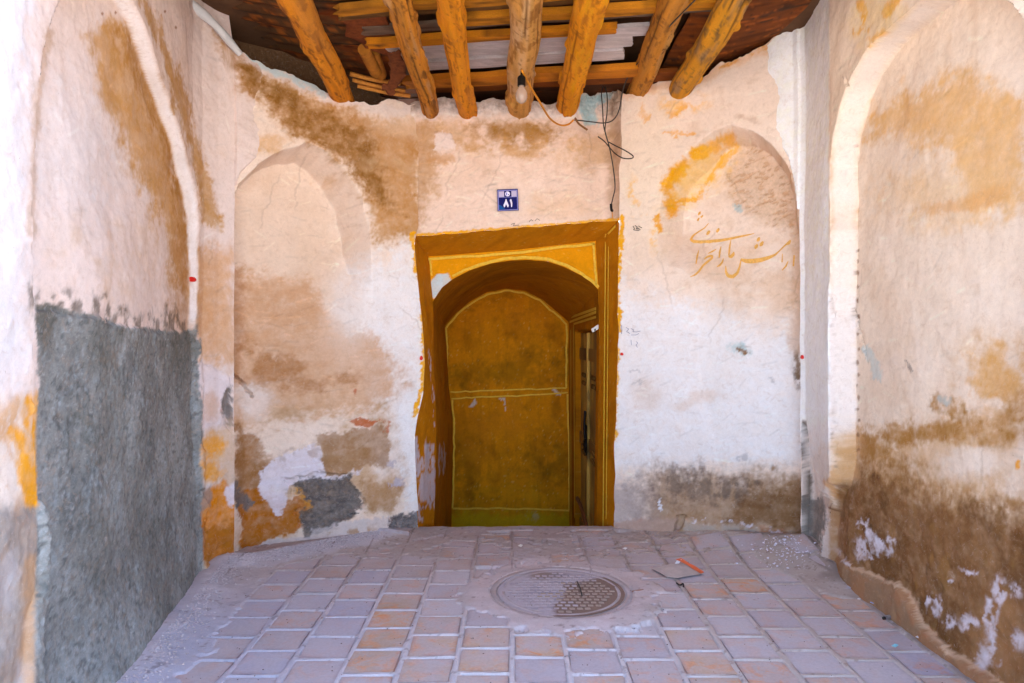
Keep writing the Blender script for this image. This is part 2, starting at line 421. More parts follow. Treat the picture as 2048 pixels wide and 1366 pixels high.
def col_lf(c):
    c.col[:] = PLAS
    generic_dirt(c, 0.35)
    lay(c, COOL, poly(c, [(700, 540), (860, 470), (860, 1000), (790, 960), (720, 760), (640, 690)], 50), 0.8)
    lay(c, C(218, 192, 172), blob(c, 570, 470, 110, 150, 0, 0.5), 0.55)
    lay(c, TAN, blob(c, 530, 292, 46, 16, -20, 0.7), 0.65)
    lay(c, TAN, blob(c, 640, 360, 40, 12, 10, 0.8) * mott(c, 14, 30, -0.2, 0.6), 0.4)
    swath(c)
    sw = 0 * c.PX if True else poly(c, [(425, 70), (470, 118), (520, 138), (600, 172), (690, 218), (780, 236), (842, 262), (850, 480), (752, 476), (738, 405), (700, 335), (640, 292), (560, 240), (485, 175)], 20, 1.6)
    lay(c, C(206, 176, 146), blob(c, 800, 330, 70, 50, 0, .6) * mott(c, 7, 32, 0, 0.7), 0.6)
    lay(c, C(216, 186, 160), blob(c, 820, 255, 70, 22, 10, .6), 0.8)
    # damp tan field in the lower half
    lay(c, C(196, 152, 116), poly(c, [(462, 545), (560, 555), (640, 575), (690, 660), (790, 700), (810, 790), (700, 830), (460, 850)], 26, 1.8), 0.75)
    lay(c, C(168, 122, 84), poly(c, [(462, 690), (540, 715), (640, 700), (700, 730), (720, 770), (560, 780), (462, 765)], 18, 1.8) * mott(c, 8, 33, -0.5, 0.5), 0.75)
    lay(c, C(176, 130, 96), stroke(c, [(468, 560), (470, 760)], 16, 0.7), 0.5)
    lay(c, C(226, 212, 206), blob(c, 510, 800, 46, 34, 25, 0.5), 0.85)
    lay(c, C(220, 204, 196), blob(c, 690, 640, 40, 50, 0, 0.7), 0.6)
    # low wall: mottled earth, salt, ochre wash
    lay(c, C(190, 156, 124), poly(c, [(462, 850), (560, 810), (780, 800), (800, 1000), (460, 1120)], 30, 1.5) * mott(c, 5, 34, -0.7, 0.4), 0.8)
    lay(c, C(150, 112, 78), poly(c, [(632, 872), (700, 866), (772, 850), (780, 930), (700, 946), (650, 950)], 5), 0.75)
    lay(c, C(168, 128, 90), poly(c, [(722, 960), (800, 975), (790, 1030), (735, 1015)], 9), 0.7)
    lay(c, C(148, 102, 58), poly(c, [(464, 850), (520, 880), (545, 930), (520, 1000), (480, 1010), (464, 1010)], 12, 1.4), 0.8)
    lay(c, RUSTY, poly(c, [(470, 990), (520, 980), (575, 995), (606, 985), (632, 1018), (606, 1056), (540, 1076), (478, 1110)], 4), 0.95)
    lay(c, C(214, 160, 92), stroke(c, [(600, 985), (628, 1016), (612, 1040)], 5, 0.5), 0.7)
    lay(c, SALT, poly(c, [(525, 935), (560, 915), (632, 888), (652, 948), (722, 944), (640, 966), (582, 972), (578, 1005), (558, 1030), (540, 1012), (522, 985)], 3), 0.9)
    lay(c, C(176, 152, 140), blob(c, 600, 912, 50, 22, -15, 0.6) * mott(c, 20, 35, -0.2, 0.5), 0.6)
    m = poly(c, [(588, 968), (640, 958), (702, 948), (716, 980), (730, 1014), (690, 1040), (655, 1062), (612, 1066), (606, 1030), (626, 1018)], 2.5)
    lay(c, C(112, 104, 102), m, 0.95); lay(c, C(146, 138, 136), m * mott(c, 60, 36, 0.2, 0.6), 0.6); c.rgh += m
    lay(c, C(206, 192, 190), poly(c, [(488, 1110), (520, 1082), (600, 1066), (700, 1040), (782, 1034), (784, 1080), (480, 1130)], 3), 0.85)
    lay(c, C(172, 130, 92), blob(c, 690, 1068, 60, 12, -10, .6) * mott(c, 20, 37, -.2, .4), 0.7)
    m = poly(c, [(782, 1034), (838, 1026), (838, 1075), (776, 1075)], 2)
    lay(c, C(122, 114, 116), m, 0.9); c.rgh += m
    m = poly(c, [(464, 955), (486, 985), (512, 1012), (492, 1020), (470, 1024)], 3); lay(c, C(128, 122, 122), m, 0.9); c.rgh += m
    lay(c, C(186, 116, 84), poly(c, [(695, 838), (730, 832), (757, 846), (742, 858), (710, 856)], 1.5), 0.95)
    lay(c, C(182, 112, 84), blob(c, 708, 786, 6, 4) + blob(c, 771, 858, 5, 10), 0.9)
    lay(c, C(186, 176, 186), blob(c, 785, 924, 8, 8) + blob(c, 792, 968, 9, 8) + blob(c, 776, 972, 3, 4), 0.9)
    lay(c, COOL, poly(c, [(800, 780), (860, 780), (860, 1030), (815, 1020), (800, 900)], 14), 0.7)
    # edge of the yellow paint
    edge = [(826, 466), (833, 541), (845, 652), (848, 722), (844, 782), (833, 831)]
    lay(c, YEL, stroke(c, edge, 4.5, 0.35, 0.7) * mott(c, 45, 38, -1.1, -0.5), 0.95)
    # ragged rendering along the top
    lay(c, C(222, 206, 200), stroke(c, [(440, 60), (500, 122), (580, 152), (660, 192), (740, 214), (842, 224)], 12, 0.7), 0.8)
    lay(c, PALEB, stroke(c, [(500, 116), (600, 160), (650, 186)], 7, 0.6), 0.8)

TF_L = [(380, 20), (440, 70), (470, 100), (500, 118), (540, 132), (580, 150), (620, 165), (660, 190), (690, 204), (740, 208), (790, 204), (850, 214)]
def s1_lf(hh):
    py = HYP - (hh - CAM_H) / 4.1 * FPX
    px = np.interp(py, [440, 473, 541, 652, 720, 782, 831, 870, 950, 1058], [836, 828, 834, 846, 849, 845, 834, 829, 832, 839])
    u = (px - CXP) / FPX
    return (1.553 + 3.415 * u) / (0.823 - 0.568 * u)
LFW = Wall('niche_wall', [(-1.553, 3.415), (-0.45, 4.176)], 0.0065, 0.0065, top_from_px(TF_L), rec_lf, col_lf, M['plaster'], s1=s1_lf, seed=3)
tag(LFW.o, 'stained plaster wall with shallow pointed niche and flaking brown patches left of doorway', 'wall')

# ---- right flank
NR = [(1660, 1250), (1650, 450), (1596, 450), (1592, 390), (1575, 332), (1545, 290), (1502, 262), (1460, 250), (1428, 262), (1390, 290), (1350, 330), (1326, 375), (1317, 430), (1314, 520), (1310, 1250)]
def rec_rf(c):
    d = plaster_relief(c)
    PX, PY = c.PX + 3 * c.n(6, 40), c.PY + 3 * c.n(6, 41)
    sd = poly_sd(PX, PY, NR)
    left = sstep(1500, 1330, PX) * sstep(440, 560, PY)
    fade = 1 - left - 0.45 * sstep(700, 1000, PY) - 0.35 * sstep(460, 620, PY) * sstep(1600, 1400, PX)
    d = d + 0.20 * np.clip((sd + 1) / np.interp(PX, [1420, 1520], [36, 6]), 0, 1) * np.clip(fade, 0, 1)
    c2 = Ctx(); c2.PX, c2.PY = PX, PY; c2.WX = PX + 9 * c.n(9, 3) + 4 * c.n(30, 4); c2.WY = PY + 9 * c.n(9, 5) + 4 * c.n(30, 6)
    key = poly(c2, [(1470, 300), (1520, 285), (1570, 330), (1592, 400), (1594, 470), (1540, 450), (1450, 400), (1450, 350)], 12)
    d = d + key * 0.008 * sstep(0.1, 0.55, fbm(c.S * 26 + c.H * 9, c.H * 62 - c.S * 16, 77, 3))
    chip = blob(c2, 1484, 697, 12, 7, 0, 0.3); d = d + chip * 0.02
    d = d + stroke(c2, [(1600, 700), (1592, 740), (1598, 770)], 6, 0.6) * 0.015
    d = d - poly(c2, [(1200, 1038), (1360, 1032), (1440, 1052), (1620, 1068), (1640, 1120), (1190, 1120)], 4) * 0.014
    d = d + poly(c2, [(1352, 1030), (1372, 1032), (1362, 1062), (1350, 1060)], 2) * 0.03
    d = d + stroke(c2, [(1420, 881), (1600, 880)], 1.2, 0.5, 0.1) * 0.004
    return d

def col_rf(c):
    c.col[:] = PLAS
    generic_dirt(c, 0.32)
    lay(c, WARM, blob(c, 1290, 330, 60, 150, 0, 0.6), 0.6)
    lay(c, COOL, poly(c, [(1200, 560), (1330, 600), (1620, 660), (1620, 930), (1200, 950)], 45), 0.85)
    lay(c, C(216, 184, 158), poly(c, [(1380, 500), (1595, 470), (1600, 640), (1500, 680), (1390, 610)], 36) * mott(c, 5, 30, -0.8, 0.5), 0.6)
    lay(c, C(206, 168, 138), stroke(c, [(1594, 430), (1598, 700)], 14, 0.8), 0.5)
    # hatched keying at the top of the niche
    key = poly(c, [(1470, 300), (1520, 285), (1570, 330), (1592, 400), (1594, 470), (1540, 450), (1450, 400), (1450, 350)], 14)
    lay(c, C(214, 178, 146), key, 0.5); c.rgh += key * 0.7
    lay(c, C(184, 138, 96), key * sstep(0.25, 0.6, fbm(c.S * 26 + c.H * 9, c.H * 62 - c.S * 16, 77, 3)), 0.45)
    # ochre splash on the left reveal
    for pts, w, o in (([(1344, 412), (1332, 376), (1352, 342), (1392, 312)], 12, 0.95), ([(1392, 312), (1430, 290), (1458, 276)], 11, 0.8), ([(1350, 400), (1395, 398), (1425, 360), (1452, 300)], 4, 0.8),
                      ([(1446, 330), (1470, 290)], 5, 0.6), ([(1318, 430), (1324, 465)], 4, 0.8), ([(1330, 262), (1385, 268)], 4, 0.6), ([(1282, 216), (1286, 238)], 5, 0.5), ([(1340, 225), (1372, 214)], 5, 0.6)):
        lay(c, OCHRE, stroke(c, pts, w * 1.15, 0.55) * mott(c, 16, 33, -1.2, -0.2), o)
    lay(c, C(234, 190, 100), blob(c, 1400, 345, 80, 36, -40, 0.6), 0.6)
    for x, y, rx, ry in ((1262, 385, 9, 26), (1282, 420, 16, 18), (1370, 210, 50, 16), (1310, 480, 10, 20)):
        lay(c, C(230, 178, 92), blob(c, x, y, rx, ry, 0, 0.7) * mott(c, 20, 34, -0.3, 0.5), 0.6)
    lay(c, C(196, 168, 150), blob(c, 1500, 238, 22, 6, 12, 0.6), 0.6)
    lay(c, C(206, 172, 146), blob(c, 1290, 790, 28, 30, 0, .8) + blob(c, 1395, 800, 40, 10, -10, .8), 0.35)
    # damp tide along the foot
    tide = sstep(908, 985, c.WY + 12 * c.n(7, 54, 4) + 12 * c.n(24, 42, 4, 2.4)) * sstep(1225, 1330, c.WX)
    lay(c, C(158, 126, 98), tide, 0.85)
    lay(c, C(170, 156, 156), sstep(930, 985, c.WY) * sstep(1345, 1260, c.WX), 0.7)
    lay(c, C(112, 98, 92), (blob(c, 1375, 968, 70, 34, 0, 0.8) + blob(c, 1480, 985, 60, 28, 0, 0.8)) * mott(c, 14, 43, -0.9, 0.5, 2.2), 0.7)
    lay(c, C(122, 86, 52), poly(c, [(1500, 985), (1610, 960), (1612, 1065), (1450, 1050)], 18), 0.7)
    lay(c, C(186, 158, 146), poly(c, [(1200, 1042), (1350, 1034), (1350, 1070), (1200, 1080)], 5), 0.85)
    lay(c, C(182, 168, 160), poly(c, [(1365, 1040), (1440, 1056), (1520, 1064), (1520, 1090), (1365, 1090)], 5), 0.8)
    lay(c, C(168, 118, 92), poly(c, [(1520, 1060), (1612, 1070), (1612, 1110), (1520, 1100)], 6), 0.8)
    lay(c, SALT, stroke(c, [(1380, 1040), (1480, 1052), (1560, 1066)], 4, 0.6) * mott(c, 30, 44, -0.2, 0.3), 0.8)
    lay(c, C(232, 228, 236), blob(c, 1322, 1005, 2.5, 12), 0.9)
    lay(c, PALEB, blob(c, 1484, 694, 20, 12, 0, 0.4), 0.8); lay(c, C(142, 104, 72), blob(c, 1486, 697, 13, 6, 0, 0.3), 0.95)
    lay(c, C(122, 96, 72), blob(c, 1596, 736, 9, 34, 0, .5) * mott(c, 40, 45, -.6, .2), 0.9)
    lay(c, C(176, 170, 172), blob(c, 1545, 762, 7, 6) + blob(c, 1487, 915, 8, 9) + blob(c, 1272, 744, 12, 3) + blob(c, 1276, 768, 10, 3), 0.6)
    lay(c, C(176, 192, 196), blob(c, 1477, 421, 9, 7, 0, 0.3), 0.8)
    edge = [(1240, 436), (1238, 520), (1236, 600), (1235, 700), (1232, 800), (1229, 880)]
    lay(c, YEL, stroke(c, edge, 4.2, 0.35, 0.7) * mott(c, 45, 38, -1.1, -0.5), 0.95)
    lay(c, C(224, 176, 130), stroke(c, [(1245, 186), (1330, 175), (1400, 165), (1440, 130), (1530, 92), (1640, 25)], 12, 0.7), 0.5)
    lay(c, C(214, 148, 60), stroke(c, [(1440, 128), (1530, 90)], 5, 0.6) * mott(c, 20, 46, -.3, .3), 0.8)

TF_R = [(1230, 180), (1275, 188), (1320, 158), (1345, 150), (1400, 160), (1440, 128), (1480, 112), (1530, 90), (1600, 50), (1680, 0)]
def s0_rf(hh):
    py = HYP - (hh - CAM_H) / 4.1 * FPX
    px = np.interp(py, [180, 440, 600, 700, 850, 960, 1056], [1243, 1239, 1237, 1236, 1231, 1229, 1227])
    px = px + 2.5 * fbm(py / 60.0, py * 0, 55, 3)
    u = (px - CXP) / FPX
    return (4.145 * u - 0.559) / (0.894 + 0.448 * u)
RFW = Wall('niche_wall', [(0.559, 4.145), (1.653, 3.596)], 0.0065, 0.0065, top_from_px(TF_R), rec_rf, col_rf, M['plaster'], s0=s0_rf, seed=8)
tag(RFW.o, 'white plaster wall with ochre splashed niche and brush calligraphy right of doorway', 'wall')

# ---- lintel wall above the doorway
def rec_li(c):
    d = plaster_relief(c, 0.012, 0.003)
    c2 = Ctx(); c2.PX, c2.PY = c.PX, c.PY; c2.WX = c.PX + 9 * c.n(9, 3) + 4 * c.n(30, 4); c2.WY = c.PY + 9 * c.n(9, 5) + 4 * c.n(30, 6)
    top = sstep(262, 205, c.PY + 12 * c.n(8, 44))
    d = d - top * (0.018 + 0.018 * c.n(16, 45, 5))           # ragged lumps packed round the beam ends
    d = d + poly(c2, [(868, 270), (905, 268), (918, 300), (872, 304)], 2) * -0.006 + stroke(c2, [(960, 320), (1060, 330), (1180, 312)], 18, 0.8) * 0.004
    d = d + sstep(1150, 1200, c.PX) * sstep(1245, 1215, c.PX) * sstep(460, 300, c.PY) * 0.05
    return d
def col_li(c):
    c.col[:] = C(229, 204, 190)
    generic_dirt(c, 0.3)
    lay(c, C(180, 138, 92), poly(c, [(800, 225), (880, 255), (880, 320), (858, 400), (842, 475), (800, 475)], 22, 1.6), 0.75)
    lay(c, C(198, 158, 114), blob(c, 905, 265, 50, 26, 0, .6) + blob(c, 1190, 300, 60, 40, 0, .7), 0.55)
    lay(c, C(160, 118, 62), blob(c, 1035, 262, 80, 28, 4, 0.6) * mott(c, 12, 30, -1.0, 0.2), 0.9)
    lay(c, C(190, 146, 92), blob(c, 1040, 292, 110, 22, 0, 0.6) * mott(c, 9, 31, -0.6, 0.3), 0.7)
    lay(c, C(196, 152, 112), stroke(c, [(865, 318), (905, 320)], 9, .7), 0.7)
    lay(c, C(222, 188, 158), blob(c, 1120, 410, 70, 26, 0, .7), 0.5)
    lay(c, C(232, 214, 208), poly(c, [(868, 270), (905, 268), (918, 300), (872, 304)], 3), 0.9)
    lay(c, C(226, 212, 206), sstep(248, 218, c.WY), 0.85)
    lay(c, C(186, 160, 142), sstep(226, 205, c.WY + 10 * c.n(20, 47)), 0.55)
    lay(c, C(172, 194, 198), poly(c, [(1152, 192), (1235, 180), (1216, 205), (1198, 215), (1194, 252), (1162, 246)], 3), 0.9)
    lay(c, C(176, 146, 118), stroke(c, [(1242, 170), (1232, 220), (1228, 300), (1232, 440)], 14, .8), 0.55)
    ys = np.interp(c.PX, [826, 1240], [473, 440])
    lay(c, YEL, sstep(5.5, 3.0, np.abs(c.PY - ys) + 2 * c.n(40, 48)), 0.9)
    c.rgh += sstep(240, 215, c.PY)
TF_C = [(820, 208), (900, 200), (980, 205), (1060, 200), (1100, 206), (1170, 188), (1205, 176), (1245, 182)]
def bot_li(X, Y, S):
    px = CXP + FPX * X / Y
    return CAM_H + (HYP - np.interp(px, [826, 1240], [473, 440]) + 1.5 * fbm(px / 18.0, px * 0, 91, 3)) / FPX * Y
LIW = Wall('lintel_wall', [(-0.606, 4.10), (-0.3, 4.12), (0.35, 4.16), (0.56, 4.19), (0.66, 4.115)], 0.0065, 0.0065, top_from_px(TF_C), rec_li, col_li, M['plaster'], bottom=bot_li, seed=5)
tag(LIW.o, 'plaster wall above the yellow doorway carrying the beam ends', 'wall')

# ---- left side wall: near pier, big arched recess with grey cement dado, slim pier
NL = [(396, 1260), (396, 900), (395, 560), (392, 450), (383, 360), (364, 278), (337, 195), (303, 100), (270, 20), (240, -30), (200, -60), (140, -20), (105, 50), (82, 140), (70, 260), (63, 450), (66, 620), (74, 900), (80, 1100), (82, 1420)]
DADO = [(70, 600), (130, 618), (190, 632), (250, 650), (330, 664), (392, 662), (402, 700), (404, 900), (410, 1100), (430, 1180), (200, 1440), (20, 1440), (75, 1100), (72, 800)]
def rec_ls(c):
    d = plaster_relief(c, 0.010, 0.003)
    PX, PY = c.PX + 1.3 * c.n(4, 40, 2), c.PY + 1.3 * c.n(4, 41, 2)
    sd = poly_sd(PX, PY, spl(NL))
    dep = 0.026 + 0.026 * sstep(620, 330, PY); dep = dep + (0.09 - dep) * sstep(220, 90, PX)
    ed = np.clip((sd + 2) / 7, 0, 1); d = d + dep * ed; c.rev = sstep(0.0, 0.25, ed) * sstep(1.0, 0.8, ed) * sstep(680, 620, PY) * sstep(200, 260, PX); c.revcol = C(236, 230, 228)
    c2 = Ctx(); c2.PX, c2.PY = PX, PY; c2.WX = PX + 6 * c.n(9, 3) + 3 * c.n(30, 4); c2.WY = PY + 6 * c.n(9, 5) + 4 * c.n(30, 6)
    g = poly(c2, DADO, 3)
    rough = 0.006 * c.n(4, 50, 3) + 0.0012 * fbm(c.S * 60, c.H * 40, 81, 4) + 0.0016 * c.n(75, 52, 3, 1.2)
    d = d + g * (-0.014 + rough) - g * 0.045 * sstep(0.42, -0.05, c.H)
    low = sstep(1010, 1040, c2.WY) * (PX < 90); d = d + low * (-0.006 + rough)
    # slim pier: broken arris, lost plaster
    beyond = c.S > 2.468; low = sstep(-22, -6, c.PY - np.interp(c.PX, [450, 467, 480, 520, 570, 612], [405, 402, 366, 330, 300, 284]))
    d = d + beyond * low * 0.34 + beyond * (1 - low) * (-0.014 + 0.045 * sstep(2.47, 2.74, c.S + .03 * c.n(6, 59)))
    pier = (PX > 398) & (c.S < 2.44)
    d = d - pier * poly(c2, [(400, 725), (440, 735), (468, 760), (462, 800), (445, 850), (400, 850)], 3) * 0.006
    d = d + pier * poly(c2, [(452, 788), (470, 770), (472, 850), (460, 858), (448, 830)], 6) * 0.02
    d = d + pier * poly(c2, [(448, 1118), (474, 1116), (472, 1140), (452, 1138)], 2) * 0.06
    d = d + pier * 0.006 * c.n(20, 55) * sstep(880, 960, PY)
    d = d - pier * 0.03 * sstep(1120, 1150, PY)
    return d
def col_ls(c):
    c.col[:] = C(224, 206, 200)
    generic_dirt(c, 0.3)
    lay(c, C(222, 220, 226), sstep(90, 20, c.PX) * sstep(830, 700, c.PY), 0.75)
    lay(c, C(222, 214, 216), blob(c, 150, 300, 90, 130, 0, .8), 0.5)
    tan = poly(c, [(178, 70), (262, 40), (310, 170), (352, 300), (376, 430), (384, 600), (340, 560), (330, 470), (262, 330), (205, 210)], 22, 1.6)
    lay(c, C(192, 146, 90), tan, 0.85); lay(c, C(166, 118, 60), stroke(c, [(255, 70), (310, 200), (345, 300), (372, 450), (380, 600)], 20, .8) * mott(c, 10, 30, -.8, .3), 0.7)
    lay(c, C(206, 176, 150), blob(c, 210, 520, 110, 90, 0, .7) * mott(c, 4, 31, -.3, .6), 0.5)
    band = poly(c, [(272, -20), (300, 0), (340, 110), (390, 230), (420, 340), (440, 440), (436, 452), (402, 440), (396, 380), (378, 300), (350, 210), (312, 90)], 9, 1.2) * (c.PX > 260)
    lay(c, C(184, 140, 86), band, 0.85)
    rev = (c.D > 0.02) & (c.D < 0.06)
    lay(c, C(170, 130, 88), stroke(c, [(64, 470), (66, 340), (76, 190), (100, 70)], 9, .8), 0.45)
    lay(c, C(178, 134, 92), stroke(c, [(372, 520), (380, 650)], 34, .8), 0.6)
    swath(c)
    # slim pier
    p = sstep(392, 400, c.PX)
    lay(c, C(204, 160, 122), p * poly(c, [(380, 500), (470, 490), (475, 730), (380, 720)], 22, 1.6), 0.8)
    lay(c, C(222, 208, 210), p * poly(c, [(398, 722), (440, 735), (470, 765), (470, 855), (398, 860)], 4), 0.9)
    lay(c, C(206, 168, 142), p * blob(c, 425, 815, 20, 26, 0, .6), 0.6)
    lay(c, C(124, 114, 108), p * poly(c, [(452, 788), (470, 770), (472, 850), (460, 858), (448, 830)], 3), 0.9)
    lay(c, C(206, 178, 156), p * poly(c, [(398, 860), (475, 850), (480, 970), (398, 960)], 12), 0.8)
    lay(c, C(222, 156, 62), p * (blob(c, 424, 890, 20, 22, 0, .6) + blob(c, 418, 940, 18, 18, 0, .6)), 0.8)
    lay(c, C(206, 130, 36), p * poly(c, [(400, 985), (440, 960), (490, 1000), (495, 1150), (400, 1150)], 8), 0.9)
    lay(c, C(166, 108, 54), p * poly(c, [(400, 1060), (490, 1040), (495, 1150), (400, 1150)], 14), 0.8)
    lay(c, SALT, p * poly(c, [(444, 970), (470, 958), (476, 1000), (458, 1016), (446, 996)], 4), 0.9)
    lay(c, C(150, 140, 138), p * (blob(c, 408, 1000, 12, 30, 0, .5) + blob(c, 484, 1090, 14, 18, 0, .5)), 0.7)
    lay(c, C(214, 190, 168), p * sstep(1118, 1135, c.WY), 0.85)
    lay(c, C(96, 70, 52), p * poly(c, [(448, 1118), (474, 1116), (472, 1140), (452, 1138)], 2), 0.8)
    # near pier foot
    n = sstep(88, 78, c.PX)
    lay(c, C(206, 166, 128), n * sstep(780, 830, c.WY + 20 * c.n(9, 60)), 0.75)
    lay(c, C(222, 212, 208), n * sstep(60, 20, c.WX) * mott(c, 14, 61, -.3, .2) * sstep(780, 800, c.PY), 0.8)
    lay(c, OCHRE, n * (stroke(c, [(70, 800), (72, 900), (76, 1010)], 16, .7) + stroke(c, [(30, 870), (50, 960), (70, 1000)], 12, .8)) * mott(c, 12, 62, -.8, .0), 0.8)
    lay(c, C(146, 138, 136), n * sstep(1005, 1040, c.WY + 14 * c.n(12, 63)), 0.85)
    lay(c, C(186, 178, 180), n * sstep(1020, 1040, c.WY) * mott(c, 10, 64, -.1, .6), 0.7)
    lay(c, C(202, 160, 122), n * stroke(c, [(62, 1130), (60, 1366)], 18, .8), 0.6)
    # cement dado
    g = poly(c, DADO, 3, 0.8) * sstep(66, 76, c.PX) * (1 - p * sstep(402, 412, c.PX))
    fr = stroke(c, [(74, 590), (130, 606), (190, 620), (250, 638), (330, 652), (392, 652)], 22, .9, 2.0) * mott(c, 20, 65, -.5, .3)
    lay(c, C(96, 86, 78), fr * (1 - p), 0.75)
    gc = CEM + (C(168, 168, 168) - CEM) * np.clip(0.5 + 0.6 * c.n(3, 66, 5), 0, 1)[..., None]
    m = np.clip(g, 0, 1)[..., None]; c.col = c.col * (1 - m) + gc * m
    lay(c, C(92, 94, 96), g * sstep(0.1, 0.8, fbm(c.S * 5, c.H * 3, 83, 6)), 0.5)
    lay(c, C(166, 174, 180), g * sstep(0.2, 0.9, fbm(c.S * 46 + 9, c.H * 22, 84, 6)), 0.42)
    lay(c, C(104, 98, 88), g * sstep(760, 650, c.WY) * mott(c, 6, 67, -.4, .5), 0.6)
    lay(c, C(84, 86, 88), g * mott(c, 60, 68, .25, .7), 0.5); lay(c, C(186, 190, 194), g * mott(c, 70, 69, .35, .8), 0.4); lay(c, C(108, 106, 100), g * mott(c, 2.5, 70, .0, .8), 0.45)
    c.rgh += g * 1.0
    for x, y in ((205, 28), (232, 25), (250, 20), (262, 26), (262, 56), (274, 92), (278, 100), (290, 112), (330, 23), (352, 55)):
        lay(c, C(140, 88, 40), blob(c, x, y, 2.4, 3.0, 0, .3, 0), 0.8)
LSW = Wall('side_wall', [(-1.10, 1.1), (-1.226, 1.75), (-1.49, 3.14), (-1.512, 3.25), (-1.51, 3.34), (-1.475, 3.43), (-1.42, 3.505), (-1.30, 3.59), (-1.18, 3.673)], 0.0065, 0.0065, lambda X, Y, S: np.where(S > 2.40, 2.95 + (np.minimum(top_from_px(TF_L)(X, Y, S) - 0.012, 2.95) - 2.95) * sstep(2.40, 2.47, S), 2.95), rec_ls, col_ls, M['plaster'], seed=12)
tag(LSW.o, 'side wall with big arched recess and rough grey cement lower half', 'wall')

# ---- right side wall: slim pier, big arched recess, damp brown foot
NRS = [(1630, 1440), (1632, 1060), (1640, 1010), (1650, 965), (1658, 930), (1659, 540), (1661, 310), (1672, 245), (1689, 186), (1713, 137), (1747, 83), (1800, 37), (1846, 0), (1900, -30), (1960, -25), (2018, 8), (2050, 62), (2062, 160), (2060, 600), (2048, 780), (2042, 840), (2042, 910), (2050, 980), (2060, 1100), (2075, 1440)]
RIDGE = [(1600, 1075), (1640, 1085), (1700, 1122), (1760, 1152), (1800, 1168), (1826, 1200), (1850, 1248), (1880, 1276), (1960, 1330), (2080, 1420)]
def rec_rs(c):
    d = plaster_relief(c, 0.010, 0.0025)
    PX, PY = c.PX + 1.3 * c.n(4, 40, 2), c.PY + 1.3 * c.n(4, 41, 2)
    sd = poly_sd(PX, PY, spl(NRS))
    ed = np.clip((sd + 1) / 7, 0, 1); c.rev = sstep(0.0, 0.25, ed) * sstep(1.0, 0.8, ed) * sstep(860, 820, PY) * sstep(1900, 1800, PX); c.revcol = C(234, 222, 212)
    d = d + 0.112 * ed * (1 - 0.25 * sstep(900, 1000, PY) * sstep(1760, 1660, PX))
    c2 = Ctx(); c2.PX, c2.PY = proj(np.stack([c.X + d, c.Y, c.H], -1)); c2.WX = c2.PX + 6 * c.n(9, 3) + 3 * c.n(30, 4); c2.WY = c2.PY + 6 * c.n(9, 5) + 4 * c.n(30, 6)
    ry = np.interp(c2.PX + 6 * c.n(3, 57, 3), [p[0] for p in RIDGE], [p[1] for p in RIDGE]) + 5 * c.n(9, 58, 2)
    d = d - sstep(-3, 8, c2.PY - ry) * (0.014 + 0.018 * sstep(0.25, 0.0, c.H)) * sstep(1640, 1700, c2.PX)
    d = d + 0.005 * c.n(16, 52, 4) * sstep(960, 1060, c2.PY)
    on = c.S > 0.29; low = sstep(-22, -6, c.PY - np.interp(c.PX, [1460, 1502, 1545, 1575, 1592, 1600], [250, 262, 290, 332, 390, 450]))
    d = d + (c.S < 0.278) * low * 0.34 + (c.S < 0.278) * (1 - low) * (-0.014 + 0.045 * sstep(0.24, 0.0, c.S + .03 * c.n(6, 59)))
    hole = on * poly(c2, [(1606, 845), (1622, 900), (1628, 950), (1640, 978), (1656, 1004), (1654, 1040), (1640, 1080), (1630, 1125), (1600, 1125), (1600, 845)], 3)
    d = d + hole * 0.035
    d = d + on * poly(c2, [(1605, 860), (1612, 900), (1618, 960), (1624, 1020), (1618, 1060), (1600, 1070), (1600, 860)], 7) * 0.012
    for pts in ([(1690, 155), (1700, 180), (1716, 192)], [(1690, 300), (1686, 340), (1694, 400)], [(1663, 590), (1668, 680), (1676, 760), (1664, 860), (1672, 940)], [(1700, 600), (1716, 640), (1734, 720)]):
        d = d + stroke(c2, pts, 1.6, 0.7, 0.6) * 0.012
    return d
